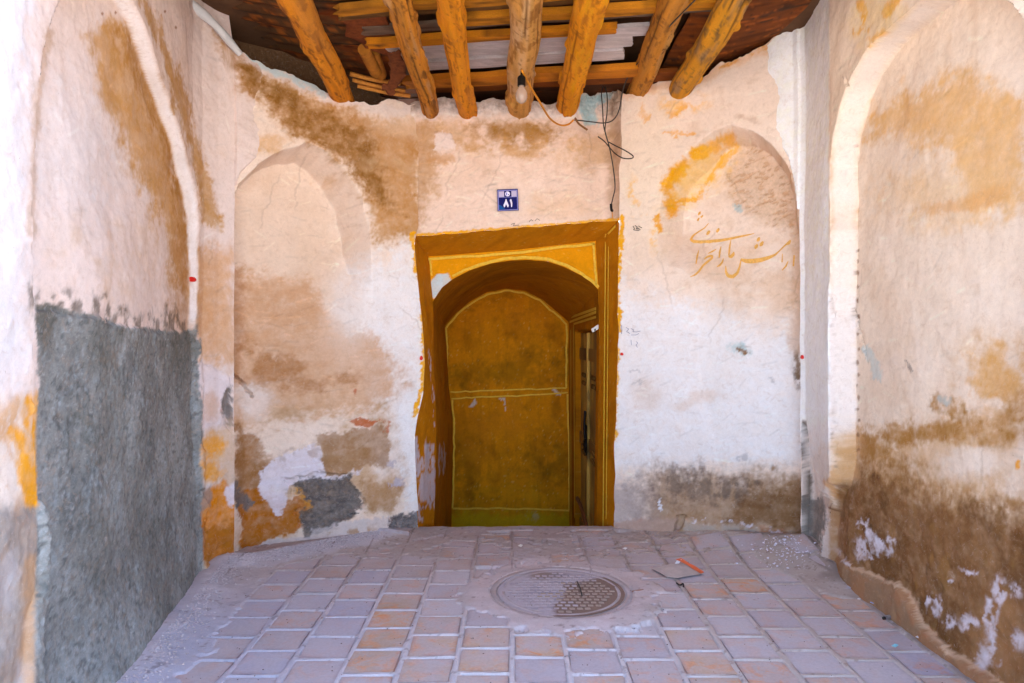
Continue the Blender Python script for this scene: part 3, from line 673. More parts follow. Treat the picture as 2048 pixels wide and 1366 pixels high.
def col_rs(c):
    c.col[:] = C(231, 212, 196)
    generic_dirt(c, 0.3)
    lay(c, WARM, sstep(1720, 1700, c.PX) * sstep(620, 400, c.PY), 0.6)
    lay(c, C(228, 222, 226), sstep(1722, 1700, c.PX) * sstep(560, 640, c.PY) * sstep(900, 800, c.PY), 0.6)
    lay(c, C(216, 172, 118), poly(c, [(1730, 290), (1760, 215), (1830, 190), (1900, 150), (1990, 160), (2060, 210), (2060, 420), (1960, 420), (1890, 300), (1790, 270)], 34, 2), 0.8)
    lay(c, C(224, 190, 150), blob(c, 1890, 390, 120, 60, 0, .8), 0.6)
    lay(c, C(212, 160, 106), blob(c, 1890, 410, 60, 12, -8, .7) + blob(c, 1970, 395, 50, 18, -10, .7), 0.5)
    lay(c, C(206, 158, 104), blob(c, 1650, 345, 16, 40, 0, .7) + blob(c, 1680, 432, 26, 24, 0, .6) + blob(c, 1640, 460, 14, 50, 0, .7), 0.5)
    for pts, w in (([(1725, 0), (1740, 60)], 6), ([(1795, 0), (1775, 40)], 7), ([(1745, 85), (1780, 70)], 8), ([(1715, 60), (1728, 50)], 6), ([(1738, 75), (1732, 30)], 4)):
        lay(c, OCHRE, stroke(c, pts, w, .7) * mott(c, 14, 33, -.6, .2), 0.85)
    lay(c, C(236, 206, 150), blob(c, 1760, 40, 50, 50, 0, .8), 0.5)
    # tide mark swath
    lay(c, C(206, 158, 98), blob(c, 2000, 760, 70, 80, 0, .7) * mott(c, 8, 34, -.5, .4), 0.8)
    lay(c, C(200, 158, 112), poly(c, [(1700, 880), (1860, 830), (2060, 780), (2060, 1000), (1900, 1010), (1740, 980)], 40, 1.5) * mott(c, 5, 37, -.9, .4), 0.6)
    sw = stroke(c, [(1700, 905), (1770, 882), (1850, 862), (1930, 856), (1990, 868), (2060, 846)], 24, .6, 1.6)
    sw = np.maximum(sw, stroke(c, [(1880, 800), (1930, 830), (1960, 850)], 14, .7, 1.5)); sw = np.maximum(sw, stroke(c, [(2060, 790), (2000, 845)], 22, .7, 1.5))
    lay(c, C(168, 122, 66), sw * (0.7 + 0.3 * mott(c, 12, 35)), 0.85)
    lay(c, C(236, 222, 212), blob(c, 1935, 925, 70, 28, -8, .6), 0.75)
    # damp foot
    ft = np.interp(c.WX, [1600, 1680, 1760, 1840, 1900, 1960, 2060], [960, 945, 940, 965, 1000, 1020, 1045]) + 16 * c.n(6, 36, 5, 1.6) + 10 * c.n(30, 53, 4, 2.0)
    foot = sstep(-45, 55, c.WY - ft) * sstep(1662, 1680, c.PX)
    lay(c, C(176, 134, 88), sstep(-75, 10, c.WY - ft) * sstep(1664, 1690, c.PX), 0.75)
    lay(c, C(132, 94, 62), foot, 0.9); lay(c, C(108, 76, 48), foot * mott(c, 5, 38, -.2, .6), 0.65); lay(c, C(156, 118, 76), foot * mott(c, 7, 39, .1, .8, 2), 0.6)
    lay(c, C(196, 166, 146), poly(c, [(1645, 960), (1668, 1000), (1680, 1060), (1660, 1100), (1640, 1090), (1640, 1000)], 10), 0.75)
    lay(c, C(176, 134, 100), (blob(c, 2010, 1280, 60, 90, 0, .5)) * mott(c, 8, 48, -.5, .4), 0.6)
    salt = np.zeros(c.S.shape)
    for x, y, rx, ry, r in ((1722, 1050, 14, 9, 0), (1730, 1092, 20, 14, 20), (1742, 1070, 16, 10, 0), (1764, 1085, 9, 26, 8), (1784, 1080, 7, 20, 0), (1752, 1112, 12, 8, 0), (1784, 1104, 8, 8, 0), (1880, 1212, 9, 24, -8), (1858, 1205, 6, 20, 0), (1892, 1232, 6, 16, -10),
                            (1950, 1238, 30, 14, -14), (1918, 1252, 24, 8, 14), (1975, 1230, 12, 30, 12), (1996, 1226, 8, 50, 24), (1988, 1292, 9, 30, -10), (1970, 1312, 14, 24, 0), (2000, 1180, 20, 20, 0), (2030, 1180, 20, 14, 0), (1945, 1140, 18, 5, 10), (2040, 1280, 12, 22, 0), (1898, 1160, 10, 4, -30)):
        salt = np.maximum(salt, blob(c, x, y, rx, ry, r, .6, 1.3))
    lay(c, SALT, salt * mott(c, 26, 40, -.45, .1), 0.85)
    ry = np.interp(c.WX, [p[0] for p in RIDGE], [p[1] for p in RIDGE])
    below = sstep(-2, 4, c.WY - ry) * (c.PX > 1632)
    lay(c, C(164, 134, 112), below, 0.8); lay(c, C(178, 128, 96), below * mott(c, 8, 41, -.1, .5), 0.5); lay(c, C(206, 176, 152), stroke(c, [(x, y + 3) for x, y in RIDGE], 4.5, .5, 1.0) * (c.PX > 1636), 0.75)
    lay(c, SALT, stroke(c, [(1650, 1090), (1700, 1125)], 6, .6) * mott(c, 30, 49, -.2, .3), 0.7)
    # broken pier
    pr = sstep(1662, 1655, c.PX)
    lay(c, C(246, 240, 236), pr * sstep(930, 860, c.PY), 1.0)  # pier face whitened: light reaching it from the left is painted in
    lay(c, C(166, 126, 92), sstep(1640, 1655, c.PX) * sstep(1690, 1670, c.PX) * sstep(985, 1020, c.PY), 0.8)
    lay(c, C(222, 212, 214), pr * sstep(820, 870, c.PY), 0.5)
    lay(c, C(206, 150, 92), poly(c, [(1645, 960), (1668, 935), (1680, 960), (1668, 1000)], 8), 0.7)
    h = stroke(c, [(1607, 850), (1611, 900), (1615, 950), (1620, 990), (1618, 1060)], 6, .5, .6)
    lay(c, C(110, 98, 88), h, 0.9)
    pr2 = poly(c, [(1618, 985), (1648, 1000), (1652, 1040), (1640, 1080), (1634, 1125), (1606, 1125), (1606, 985)], 4) * (c.PX < 1668)
    lay(c, C(136, 127, 122), pr2, 0.9); c.rgh += pr2 * .6
    lay(c, C(206, 168, 130), poly(c, [(1664, 870), (1718, 862), (1718, 960), (1664, 960)], 10), 0.75)
    lay(c, C(196, 150, 100), poly(c, [(1664, 428), (1716, 420), (1716, 456), (1664, 458)], 9), 0.5)
    for k in range(16):
        lay(c, C(128, 92, 66), blob(c, 1716 + 2 * math.sin(k * 3.1), 500 + k * 27 + 9 * math.sin(k * 5.7), 2.2, 3.2 + (k % 3), 0, .4, .3), 0.7)
    for pts in ([(1690, 155), (1700, 180), (1716, 192)], [(1690, 300), (1686, 340), (1694, 400)], [(1663, 590), (1668, 680), (1676, 760), (1664, 860), (1672, 940)], [(1700, 600), (1716, 640), (1734, 720)]):
        lay(c, C(150, 130, 118), stroke(c, pts, 1.5, 0.7, 0.6), 0.6)
    lay(c, PALEB, stroke(c, [(1728, 690), (1742, 720), (1750, 760)], 7, .6) + blob(c, 1888, 800, 12, 8), 0.6)
    lay(c, C(226, 156, 40), blob(c, 2032, 930, 5, 10, 0, .3), 0.9)
    lay(c, C(110, 100, 100), stroke(c, [(1808, 728), (1818, 742)], 3, .5), 0.7)
    lay(c, C(170, 110, 70), blob(c, 1716, 290, 3, 3.5, 0, .3, 0), 0.9)
RSW = Wall('side_wall', [(1.30, 3.773), (1.42, 3.713), (1.515, 3.662), (1.547, 3.60), (1.53, 3.48), (1.475, 3.165), (1.465, 2.0), (1.44, 1.1)], 0.0065, 0.0065, lambda X, Y, S: np.where(S < 0.34, 2.95 + (np.minimum(top_from_px(TF_R)(X, Y, S) - 0.012, 2.95) - 2.95) * sstep(0.34, 0.27, S), 2.95), rec_rs, col_rs, M['plaster'], seed=17)
tag(RSW.o, 'side wall with big arched recess, bright reveal and damp brown salt marked foot', 'wall')
# ------------------------------------------------------------------ doorway alcove (splayed jambs, spandrel, barrel vault, painted back wall)
OCH = C(214, 137, 4)
def resample(pts, n):
    p = np.array(pts, float); seg = np.linalg.norm(np.diff(p, axis=0), axis=1); L = np.concatenate([[0], np.cumsum(seg)])
    t = np.linspace(0, L[-1], n)
    return np.stack([np.interp(t, L, p[:, k]) for k in range(p.shape[1])], 1)
def pxl(pts, y): return [tuple(pt(a, b, y)) for a, b in pts]
NS, NT = 150, 110
def three(left, top, right):
    """one curve: up the left side, over the top, down the right side"""
    return np.concatenate([resample(left, NS), resample(top, NT)[1:-1], resample(right, NS)])
YI, YB, FL = 4.36, 5.74, -0.60
# outer rim follows the wall edges
le = LFW.P[-1]; re_ = RFW.P[0]; bo = LIW.P[:, 0]
bpx, bpy_ = proj(bo); sel = (bpx > 829) & (bpx < 1238)
topc = [tuple(p) for p in bo[sel]]
hl, hr = topc[0][2], topc[-1][2]
left = [(le[0, 0], le[0, 1], FL)] + [tuple(p) for p in le[::3] if p[2] < hl - 0.01] + [topc[0]]
right = [topc[-1]] + [tuple(p) for p in re_[::-3] if p[2] < hr - 0.01] + [(re_[0, 0], re_[0, 1], FL)]
outer = three(left, topc, right)
inner = three([(pt(868, 1058, YI).x, YI, FL)] + pxl([(868, 1058), (873, 900), (872, 820), (868, 720), (866, 603), (857, 513)], YI),
              pxl([(857, 513), (1030, 500), (1191, 482)], YI), pxl([(1191, 482), (1197, 580), (1199, 660), (1195, 903), (1193, 1058)], YI) + [(pt(1193, 1058, YI).x, YI, FL)])
ARCH_F = [(866, 603), (884, 575), (906, 558), (939, 541), (983, 527), (1022, 521), (1055, 520), (1094, 523), (1128, 534), (1162, 551), (1184, 566), (1197, 580)]
front = three([(pt(868, 1058, YI).x, YI, FL)] + pxl([(868, 1058), (873, 900), (872, 820), (868, 720), (866, 603)], YI), pxl(ARCH_F, YI),
              pxl([(1197, 580), (1199, 660), (1195, 903), (1193, 1058)], YI) + [(pt(1193, 1058, YI).x, YI, FL)])
ARCH_B = [(890, 652), (910, 628), (939, 604), (973, 585), (1012, 577), (1051, 582), (1084, 599), (1113, 623), (1137, 644)]
backc = three([(pt(903, 1058, YB).x, YB, FL)] + pxl([(903, 1058), (906, 903), (905, 831), (898, 778), (893, 690), (890, 652)], YB), pxl(ARCH_B, YB),
              pxl([(1137, 644), (1139, 1058)], YB) + [(pt(1139, 1058, YB).x, YB, FL)])

def och_ctx(P, seed, u, v):
    c = Ctx(); c.P = P; c.S, c.H = u, v; c.seed = seed
    c.n = lambda sc, k=0, o=4, ax=1.0: fbm(u * sc * ax, v * sc, seed * 31 + k * 5, o)
    c.PX, c.PY = proj(P); c.WX = c.PX + 7 * c.n(8, 3) + 3 * c.n(30, 4); c.WY = c.PY + 7 * c.n(8, 5) + 3 * c.n(30, 6)
    c.hf = 0.55 * c.n(24, 90, 5) + 0.3 * c.n(80, 91, 3)
    c.col = np.tile(OCH, P.shape[:2] + (1,)); c.rgh = np.zeros(P.shape[:2])
    lay(c, C(186, 112, 8), mott(c, 3, 20, -.2, .7), 0.5); lay(c, C(226, 160, 30), mott(c, 6, 21, .2, .9), 0.4)
    lay(c, C(168, 112, 20), mott(c, 14, 22, .2, .9, .4), 0.35)
    lay(c, C(196, 178, 40), sstep(0.1, -0.5, P[..., 2] + 0.1 * c.n(4, 23)), 0.35)
    lay(c, C(120, 78, 10), mott(c, 4, 25, .1, .9, 1.5), 0.45); lay(c, C(150, 92, 6), mott(c, 34, 26, .2, .8, .5), 0.35)
    lay(c, C(226, 190, 110), mott(c, 70, 24, .72, .95), 0.7)
    return c

def loft(a, b, n, bend=0.0):
    t = np.linspace(0, 1, n)[None, :, None]
    return a[:, None, :] * (1 - t) + b[:, None, :] * t

alc = empty('door_alcove', (0.03, 4.36, FL))
tag(alc, 'deep arched doorway recess painted ochre, its jambs and vault darkened for shade, with pale yellow border lines', 'doorway')
# jambs
P = loft(outer, inner, 40); P[:, :, 2] += 0.004 * fbm(P[..., 1] * 9, P[..., 2] * 5, 400, 3) * np.sin(np.linspace(0, 3.14, 40))[None, :]
P[:, :, 0] += 0.008 * fbm(P[..., 1] * 6, P[..., 2] * 3, 401, 3) * np.sin(np.linspace(0, 3.14, 40))[None, :]
c = och_ctx(P, 20, P[..., 1] + P[..., 0], P[..., 2])
bare = np.zeros(P.shape[:2])
for pl in ([(826, 870), (836, 880), (842, 925), (832, 960), (824, 960)], [(842, 930), (858, 880), (868, 900), (872, 960), (876, 990), (868, 1018), (856, 1010), (846, 985)], [(838, 960), (860, 940), (866, 985), (850, 1002), (838, 990)], [(882, 880), (888, 900), (887, 950), (882, 940)], [(836, 1000), (846, 1012), (842, 1052), (834, 1050)]):
    bare = np.maximum(bare, poly(c, pl, 2.0, 1.3))
bare = np.maximum(bare * mott(c, 22, 30, -.8, -.3), stroke(c, [(859, 700), (862, 760), (872, 850)], 1.6, .5) * mott(c, 30, 31, 0, .3))
lay(c, C(168, 100, 2), np.ones(P.shape[:2]) * (1 - bare), 0.65)  # shade of the deep jambs put into the ochre, bare plaster spared
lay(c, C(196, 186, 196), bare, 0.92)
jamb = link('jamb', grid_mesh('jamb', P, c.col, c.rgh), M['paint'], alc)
# spandrel above the arch: only the top span, from the inner frame down to the arch
k0 = NS - 28; k1 = NS + NT - 2 + 28
P = loft(inner[k0:k1], front[k0:k1], 40); P[..., 1] += 0.004 * fbm(P[..., 0] * 7, P[..., 2] * 7, 402, 3) * np.sin(np.linspace(0, math.pi, 40))[None, :]
c = och_ctx(P, 21, P[..., 0], P[..., 2])
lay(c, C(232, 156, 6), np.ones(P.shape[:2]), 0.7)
lay(c, C(198, 212, 214), poly(c, [(860, 596), (861, 566), (874, 548), (896, 547), (904, 560), (890, 576), (870, 595)], 1.5, 0.4), 0.97)
lay(c, C(226, 218, 214), blob(c, 1093, 524, 6, 3), 0.9)
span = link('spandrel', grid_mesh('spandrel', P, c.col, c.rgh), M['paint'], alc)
# vault and passage sides, with the rebate for the door on the right
P = loft(front, backc, 150)
sw_ = np.sin(np.linspace(0, math.pi, 150))[None, :]
P[..., 0] += 0.008 * sw_ * fbm(P[..., 1] * 4, P[..., 2] * 4, 403, 3); P[..., 2] += 0.005 * sw_ * fbm(P[..., 1] * 6, P[..., 0] * 6, 404, 3)
P[:, -1, 1] += 0.05; P[:, 0, 1] -= 0.003
rightside = np.zeros(P.shape[:2], bool); rightside[NS + NT - 2:] = True
reb = rightside & (P[..., 1] > 4.46) & (P[..., 1] < 5.38) & (P[..., 2] < 1.20)
P[..., 0] += reb * 0.075
c = och_ctx(P, 22, P[..., 1] + P[..., 0], P[..., 2])
lay(c, C(150, 88, 2), np.ones(P.shape[:2]), 0.6)  # vault and passage ochre darkened, their shade painted in
lay(c, C(190, 186, 190), stroke(c, [(884, 890), (886, 950)], 2.5, .5), 0.8)
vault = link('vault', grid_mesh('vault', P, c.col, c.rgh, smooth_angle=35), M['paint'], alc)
# back wall
nb = 60
half = len(backc) // 2
bk = backc.copy(); bk[:, 0] = 0.0 - 0.04 + (bk[:, 0] + 0.04) * 1.05; bk[:, 2] = np.where(bk[:, 2] > 1.0, 1.0 + (bk[:, 2] - 1.0) * 1.06, bk[:, 2])
Lc, Rc = bk[:half], bk[::-1][:half]
P = loft(Lc, Rc, 110); P[..., 1] = YB - 0.004 - 0.010 * fbm(P[..., 0] * 5, P[..., 2] * 5, 405, 4) * np.sin(np.linspace(0, 3.14, 110))[None, :]
c = och_ctx(P, 23, P[..., 0], P[..., 2])
lay(c, C(206, 124, 2), np.ones(P.shape[:2]), 0.4)
lay(c, C(92, 72, 10), (blob(c, 1080, 730, 70, 40, 0, .7) + blob(c, 960, 750, 66, 26, 0, .7) + blob(c, 1100, 910, 60, 50, 0, .7) + blob(c, 930, 930, 30, 70, 0, .7)) * mott(c, 7, 30, -.9, .3), 0.5)
lay(c, C(90, 56, 8), mott(c, 5, 37, .0, .9, 1.6), .3); lay(c, C(90, 66, 8), sstep(.2, .8, fbm(P[..., 0] * 26, P[..., 2] * 3.5, 444, 5)), .22)
lay(c, C(196, 120, 20), (blob(c, 1010, 640, 90, 40, 0, .7) + blob(c, 960, 870, 60, 70, 0, .7) + blob(c, 1050, 830, 50, 40, 0, .7)) * mott(c, 8, 31, -.7, .4), 0.6)
lay(c, C(100, 66, 10), blob(c, 1000, 640, 90, 60, 0, .5) * mott(c, 12, 32, .0, .8, .5), 0.35)
lay(c, C(196, 168, 20), sstep(1015, 1035, c.WY), 0.75)
lay(c, C(196, 176, 120), blob(c, 1064, 1035, 14, 10, 0, .8) * mott(c, 40, 33, 0, .4), 0.7)
lay(c, C(206, 190, 176), poly(c, [(1104, 778), (1112, 776), (1122, 789), (1114, 791)], 1, .4) + poly(c, [(938, 814), (950, 795), (952, 806), (944, 816)], 1, .4) + stroke(c, [(996, 800), (1006, 802), (1010, 820)], 1.4, .4), 0.9)
bw = link('back_wall', grid_mesh('back_wall', P, c.col, c.rgh), M['paint'], alc)
# sunken floor of the passage and the riser from the street
me = bpy.data.meshes.new('passage_floor')
me.from_pydata([(-0.75, 4.1, FL + 0.02), (0.75, 4.1, FL + 0.02), (0.75, 5.9, FL + 0.02), (-0.75, 5.9, FL + 0.02)], [], [(0, 1, 2, 3)])
link('passage_floor', me, plain('worn stone', C(150, 125, 96), 0.9, var=.25, scale=12), alc)

# pale border lines, laid on as thick paint
M['line'] = plain('pale yellow paint', C(222, 178, 50), 0.7, var=.2, scale=60)
def ribbon(name, pts, w, side, parent, mat):
    """pts: 3D points, w: width or list, side: unit vector(s) in the surface plane giving width direction, or a surface normal"""
    pts = [Vector(p) for p in pts]; n = len(pts); V = []; F = []
    nrm = Vector(side).normalized()
    for i, p in enumerate(pts):
        t = (pts[min(i + 1, n - 1)] - pts[max(i - 1, 0)]).normalized()
        s = t.cross(nrm).normalized(); ww = (w[i] if isinstance(w, (list, tuple)) else w) * 0.5
        V += [p - s * ww, p + s * ww]
    for i in range(n - 1): F.append((2 * i, 2 * i + 1, 2 * i + 3, 2 * i + 2))
    me = bpy.data.meshes.new(name); me.from_pydata([tuple(v) for v in V], [], F)
    bm = bmesh.new(); bm.from_mesh(me)
    r = bmesh.ops.extrude_face_region(bm, geom=bm.faces[:])
    vv = [e for e in r['geom'] if isinstance(e, bmesh.types.BMVert)]
    bmesh.ops.translate(bm, verts=vv, vec=nrm * 0.0018)
    bmesh.ops.recalc_face_normals(bm, faces=bm.faces[:])
    bm.to_mesh(me); bm.free()
    return link(name, me, mat, parent)
def wob(pts, n=24, a=1.2, seed=0):
    r = resample(pts, n); t = np.arange(n) * 0.7
    r[:, 0] += a * fbm(t, t * 0 + seed, 300 + seed, 2); r[:, 1] += a * fbm(t, t * 0 + 5 + seed, 310 + seed, 2); return r
def line_y(pts, y, wpx, seed, n=24):
    q = wob(pts, n, 1.0, seed)
    return ribbon('border_line', [pt(a, b, y, 0.012) for a, b in q], wpx * .72 / FPX * y, (0, -1, 0), alc, M['line'])
inset = [(894, 775), (894, 690), (893, 655), (912, 632), (940, 608), (974, 589), (1012, 581), (1050, 586), (1082, 603), (1110, 627), (1133, 648), (1133, 776)]
line_y(inset, YB, 5, 1, 60)
line_y([(900, 784), (1000, 781), (1134, 776)], YB, 4, 2); line_y([(903, 797), (1000, 793), (1134, 786)], YB, 4, 3)
line_y([(904, 800), (908, 840), (908, 920), (906, 1016)], YB, 5, 4); line_y([(906, 1017), (1020, 1017), (1138, 1021)], YB, 5, 5); line_y([(1135, 788), (1138, 900), (1139, 1020)], YB, 5, 6)
line_y([(858, 518), (1000, 509), (1190, 487)], YI - 0.002, 7, 7); line_y([(1187, 488), (1190, 530), (1193, 568)], YI - 0.002, 6, 8); line_y([(861, 520), (863, 552)], YI - 0.002, 5, 9)
line_y([(a, b - 5) for a, b in ARCH_F[3:]] , YI - 0.002, 8, 10, 40); line_y([(905, 552), (939, 536)], YI - 0.002, 6, 11)
def side_line(a, b, wpx, nrm, n=8):
    A, B = Vector(a), Vector(b); pts = [A.lerp(B, k / (n - 1)) for k in range(n)]
    return ribbon('border_line', [p + Vector(nrm) * 0.006 for p in pts], wpx, nrm, alc, M['line'])
def rs(px, py):                                     # point on the passage's right side
    u = (px - CXP) / FPX; y = (0.545 + 0.0475 * 4.36) / (u + 0.0475); return pt(px, py, y)
for a, b in (((1139, 636), (1194, 617)), ((1141, 644), (1194, 624))): side_line(rs(*a), rs(*b), 0.018, (-1, 0, 0))
side_line(rs(1149, 650), rs(1151, 1035), 0.03, (-1, 0, 0)); side_line(rs(1143, 660), rs(1144, 1058), 0.02, (-1, 0, 0))
side_line(rs(1149, 648), rs(1194, 634), 0.016, (-1, 0, 0))
# frame edge of the rebate
nj_ = Vector((-0.45, -0.89, 0))
jr = lambda px, py, y: pt(px, py, y)
for px_, w in ((1213, 0.012), (1219, 0.008)):
    ys_ = 4.11 + (1238 - px_) / 43.0 * 0.24
    side_line(pt(px_, 468, ys_), pt(px_ - 5, 1058, ys_), w, (-0.93, -0.36, 0))
side_line(pt(1205, 482, 4.30), pt(1233, 452, 4.14), 0.014, (-0.93, -0.36, 0))

# ------------------------------------------------------------------ old wooden door in the right side of the passage
DX = lambda y: 0.545 - 0.0475 * (y - 4.36) + 0.066
door = empty('wooden_door', (DX(4.9), 4.9, FL + 0.02))
tag(door, 'weathered two leaf wooden door seen edge on inside the yellow doorway', 'door')
def vbox(name, y0, y1, z0, z1, x0, x1, mat, parent, colr=None, seed=0):
    """board standing in the plane of the door"""
    ny, nz = 3, 24
    bm = bmesh.new()
    bmesh.ops.create_cube(bm, size=1.0)
    for v in bm.verts:
        y = y0 if v.co.y < 0 else y1; z = z0 if v.co.z < 0 else z1
        xb = DX(y); v.co = Vector((xb - (x1 if v.co.x < 0 else x0), y, z))
    bmesh.ops.bevel(bm, geom=bm.edges[:], offset=0.003, segments=1, affect='EDGES')
    bmesh.ops.subdivide_edges(bm, edges=[e for e in bm.edges if abs(e.verts[0].co.z - e.verts[1].co.z) > 0.3], cuts=40, use_grid_fill=True)
    me = bpy.data.meshes.new(name); bm.to_mesh(me); bm.free()
    me.attributes.new('rgh', 'FLOAT', 'POINT'); a = me.attributes.new('Col', 'FLOAT_COLOR', 'POINT')
    co = np.array([v.co for v in me.vertices]); n = fbm(co[:, 1] * 40, co[:, 2] * 2.2 + seed, 500 + seed, 4)
    cc = np.ones((len(co), 4)); base = colr if colr is not None else C(170, 128, 52)
    k = sstep(0.0, 0.7, n)[:, None]; cc[:, :3] = base * (1 - k) + C(92, 66, 34) * k
    a.data.foreach_set('color', cc.astype(np.float32).ravel())
    return link(name, me, mat, parent)
for lf, (ya, yb) in enumerate(((4.50, 4.925), (4.945, 5.365))):
    w3 = (yb - ya) / 3
    for k in range(3):
        vbox('door_board', ya + k * w3 + 0.002, ya + (k + 1) * w3 - 0.002, FL + 0.03, 1.185, 0.0, 0.022, M['door'], door, [C(176, 136, 58), C(150, 112, 52), C(190, 150, 66)][(k + lf) % 3], seed=lf * 3 + k)
    for z in (-0.35, 0.33, 0.98):
        vbox('door_rail', ya + 0.004, yb - 0.004, z, z + 0.09, 0.0225, 0.034, M['door'], door, C(146, 108, 48), seed=9 + lf)
vbox('meeting_stile', 4.915, 4.955, FL + 0.03, 1.185, 0.0225, 0.045, M['door'], door, C(196, 156, 72), seed=14)
M['iron'] = plain('black iron', C(30, 26, 24), 0.55, 0.6, 0.4)
M['brassy'] = plain('tarnished brass', C(120, 88, 40), 0.5, 0.7, 0.4)
def ball(name, loc, r, sc, mat, parent, seg=10):
    bm = bmesh.new(); bmesh.ops.create_uvsphere(bm, u_segments=seg, v_segments=max(6, seg // 2 + 2), radius=r)
    for v in bm.verts: v.co = Vector((v.co.x * sc[0], v.co.y * sc[1], v.co.z * sc[2])) + Vector(loc)
    me = bpy.data.meshes.new(name); bm.to_mesh(me); bm.free(); me.shade_smooth(); return link(name, me, mat, parent)
for yy in (4.70, 5.12):
    for zz in (0.84, 0.32):
        for dy in (-0.07, 0, 0.07):
            for dz in (-0.03, 0.03):
                ball('boss', (DX(yy) - 0.036, yy + dy, zz + dz), 0.018, (0.6, 1, 1), M['brassy'], door, 8)
def tube(name, pts, r, mat, parent=None, seg=8, sub=6, cap=True):
    """smooth tube through 3D points (Catmull-Rom)"""
    P = [np.array(p, float) for p in pts]; Q = []
    ext = [2 * P[0] - P[1]] + P + [2 * P[-1] - P[-2]]
    for i in range(1, len(ext) - 2):
        for k in range(sub):
            t = k / sub; a, b, c_, d = ext[i - 1:i + 3]
            Q.append(0.5 * (2 * b + (c_ - a) * t + (2 * a - 5 * b + 4 * c_ - d) * t * t + (3 * b - a - 3 * c_ + d) * t ** 3))
    Q.append(P[-1]); n = len(Q); V = []; F = []
    for i, q in enumerate(Q):
        t = Vector(Q[min(i + 1, n - 1)] - Q[max(i - 1, 0)]).normalized()
        u = t.cross(Vector((0.13, 0.21, 0.97))).normalized(); w = t.cross(u)
        rr = r(i / (n - 1)) if callable(r) else r
        for k in range(seg):
            a = 2 * math.pi * k / seg; V.append(tuple(Vector(q) + (u * math.cos(a) + w * math.sin(a)) * rr))
    for i in range(n - 1):
        for k in range(seg): F.append((i * seg + k, i * seg + (k + 1) % seg, (i + 1) * seg + (k + 1) % seg, (i + 1) * seg + k))
    F.append(tuple(range(seg))[::-1]); F.append(tuple((n - 1) * seg + k for k in range(seg)))
    me = bpy.data.meshes.new(name); me.from_pydata(V, [], F); me.shade_smooth(); me.set_sharp_from_angle(angle=math.radians(60))
    return link(name, me, mat, parent)
tube('ring_handle', [(DX(4.93) - 0.055, 4.93 + 0.045 * math.cos(a), 0.37 + 0.045 * math.sin(a)) for a in np.linspace(0, 6.28, 13)], 0.010, M['iron'], door, 8, 3)
vbox('lock_plate', 4.90, 4.97, 0.30, 0.52, 0.046, 0.052, M['iron'], door, C(40, 32, 26), seed=20)
tube('hasp', [(DX(4.94) - 0.055, 4.94, 0.62), (DX(4.94) - 0.06, 4.94, 0.50), (DX(4.94) - 0.055, 4.94, 0.42)], 0.009, M['iron'], door)

lb = empty('door_tag', pt(1189, 664, 4.44)); tag(lb, 'small white label card fixed at the top of the wooden door', 'label')
def slab_px(name, pxs, y, th, mat, parent):
    """flat plate cut to an outline, standing across the view at depth y"""
    n = len(pxs); f = [pt(a, b, y) for a, b in pxs]; V = [tuple(p - Vector((0, th, 0))) for p in f] + [tuple(p) for p in f]
    F = [tuple(range(n))] + [tuple(range(n, 2 * n))[::-1]] + [(i, i + n, (i + 1) % n + n, (i + 1) % n) for i in range(n)]
    me = bpy.data.meshes.new(name); me.from_pydata(V, [], F)
    bm = bmesh.new(); bm.from_mesh(me); bmesh.ops.recalc_face_normals(bm, faces=bm.faces[:]); bm.to_mesh(me); bm.free()
    return link(name, me, mat, parent)
M['white'] = plain('white card', C(216, 212, 206), 0.6, var=.05); M['dark'] = plain('dark print', C(50, 46, 44), 0.7)
slab_px('card', [(1182, 658), (1196, 649), (1199, 656), (1185, 665)], 4.40, 0.012, M['white'], lb)
slab_px('print_bar', [(1188, 659), (1191, 657), (1192, 660), (1189, 662)], 4.386, 0.002, M['dark'], lb)
st = tube('wooden_stick', [rs(1160, 996) + Vector((-0.02, 0, 0)), rs(1172, 1018) + Vector((-0.03, 0, 0)), rs(1192, 1058) + Vector((-0.05, 0, -0.02))], 0.014, M['brassy'])
st.data.materials[0] = plain('brown stick', C(110, 66, 30), 0.8, var=.3, scale=50)
tag(st, 'thin brown stick leaning at the foot of the wooden door', 'stick')
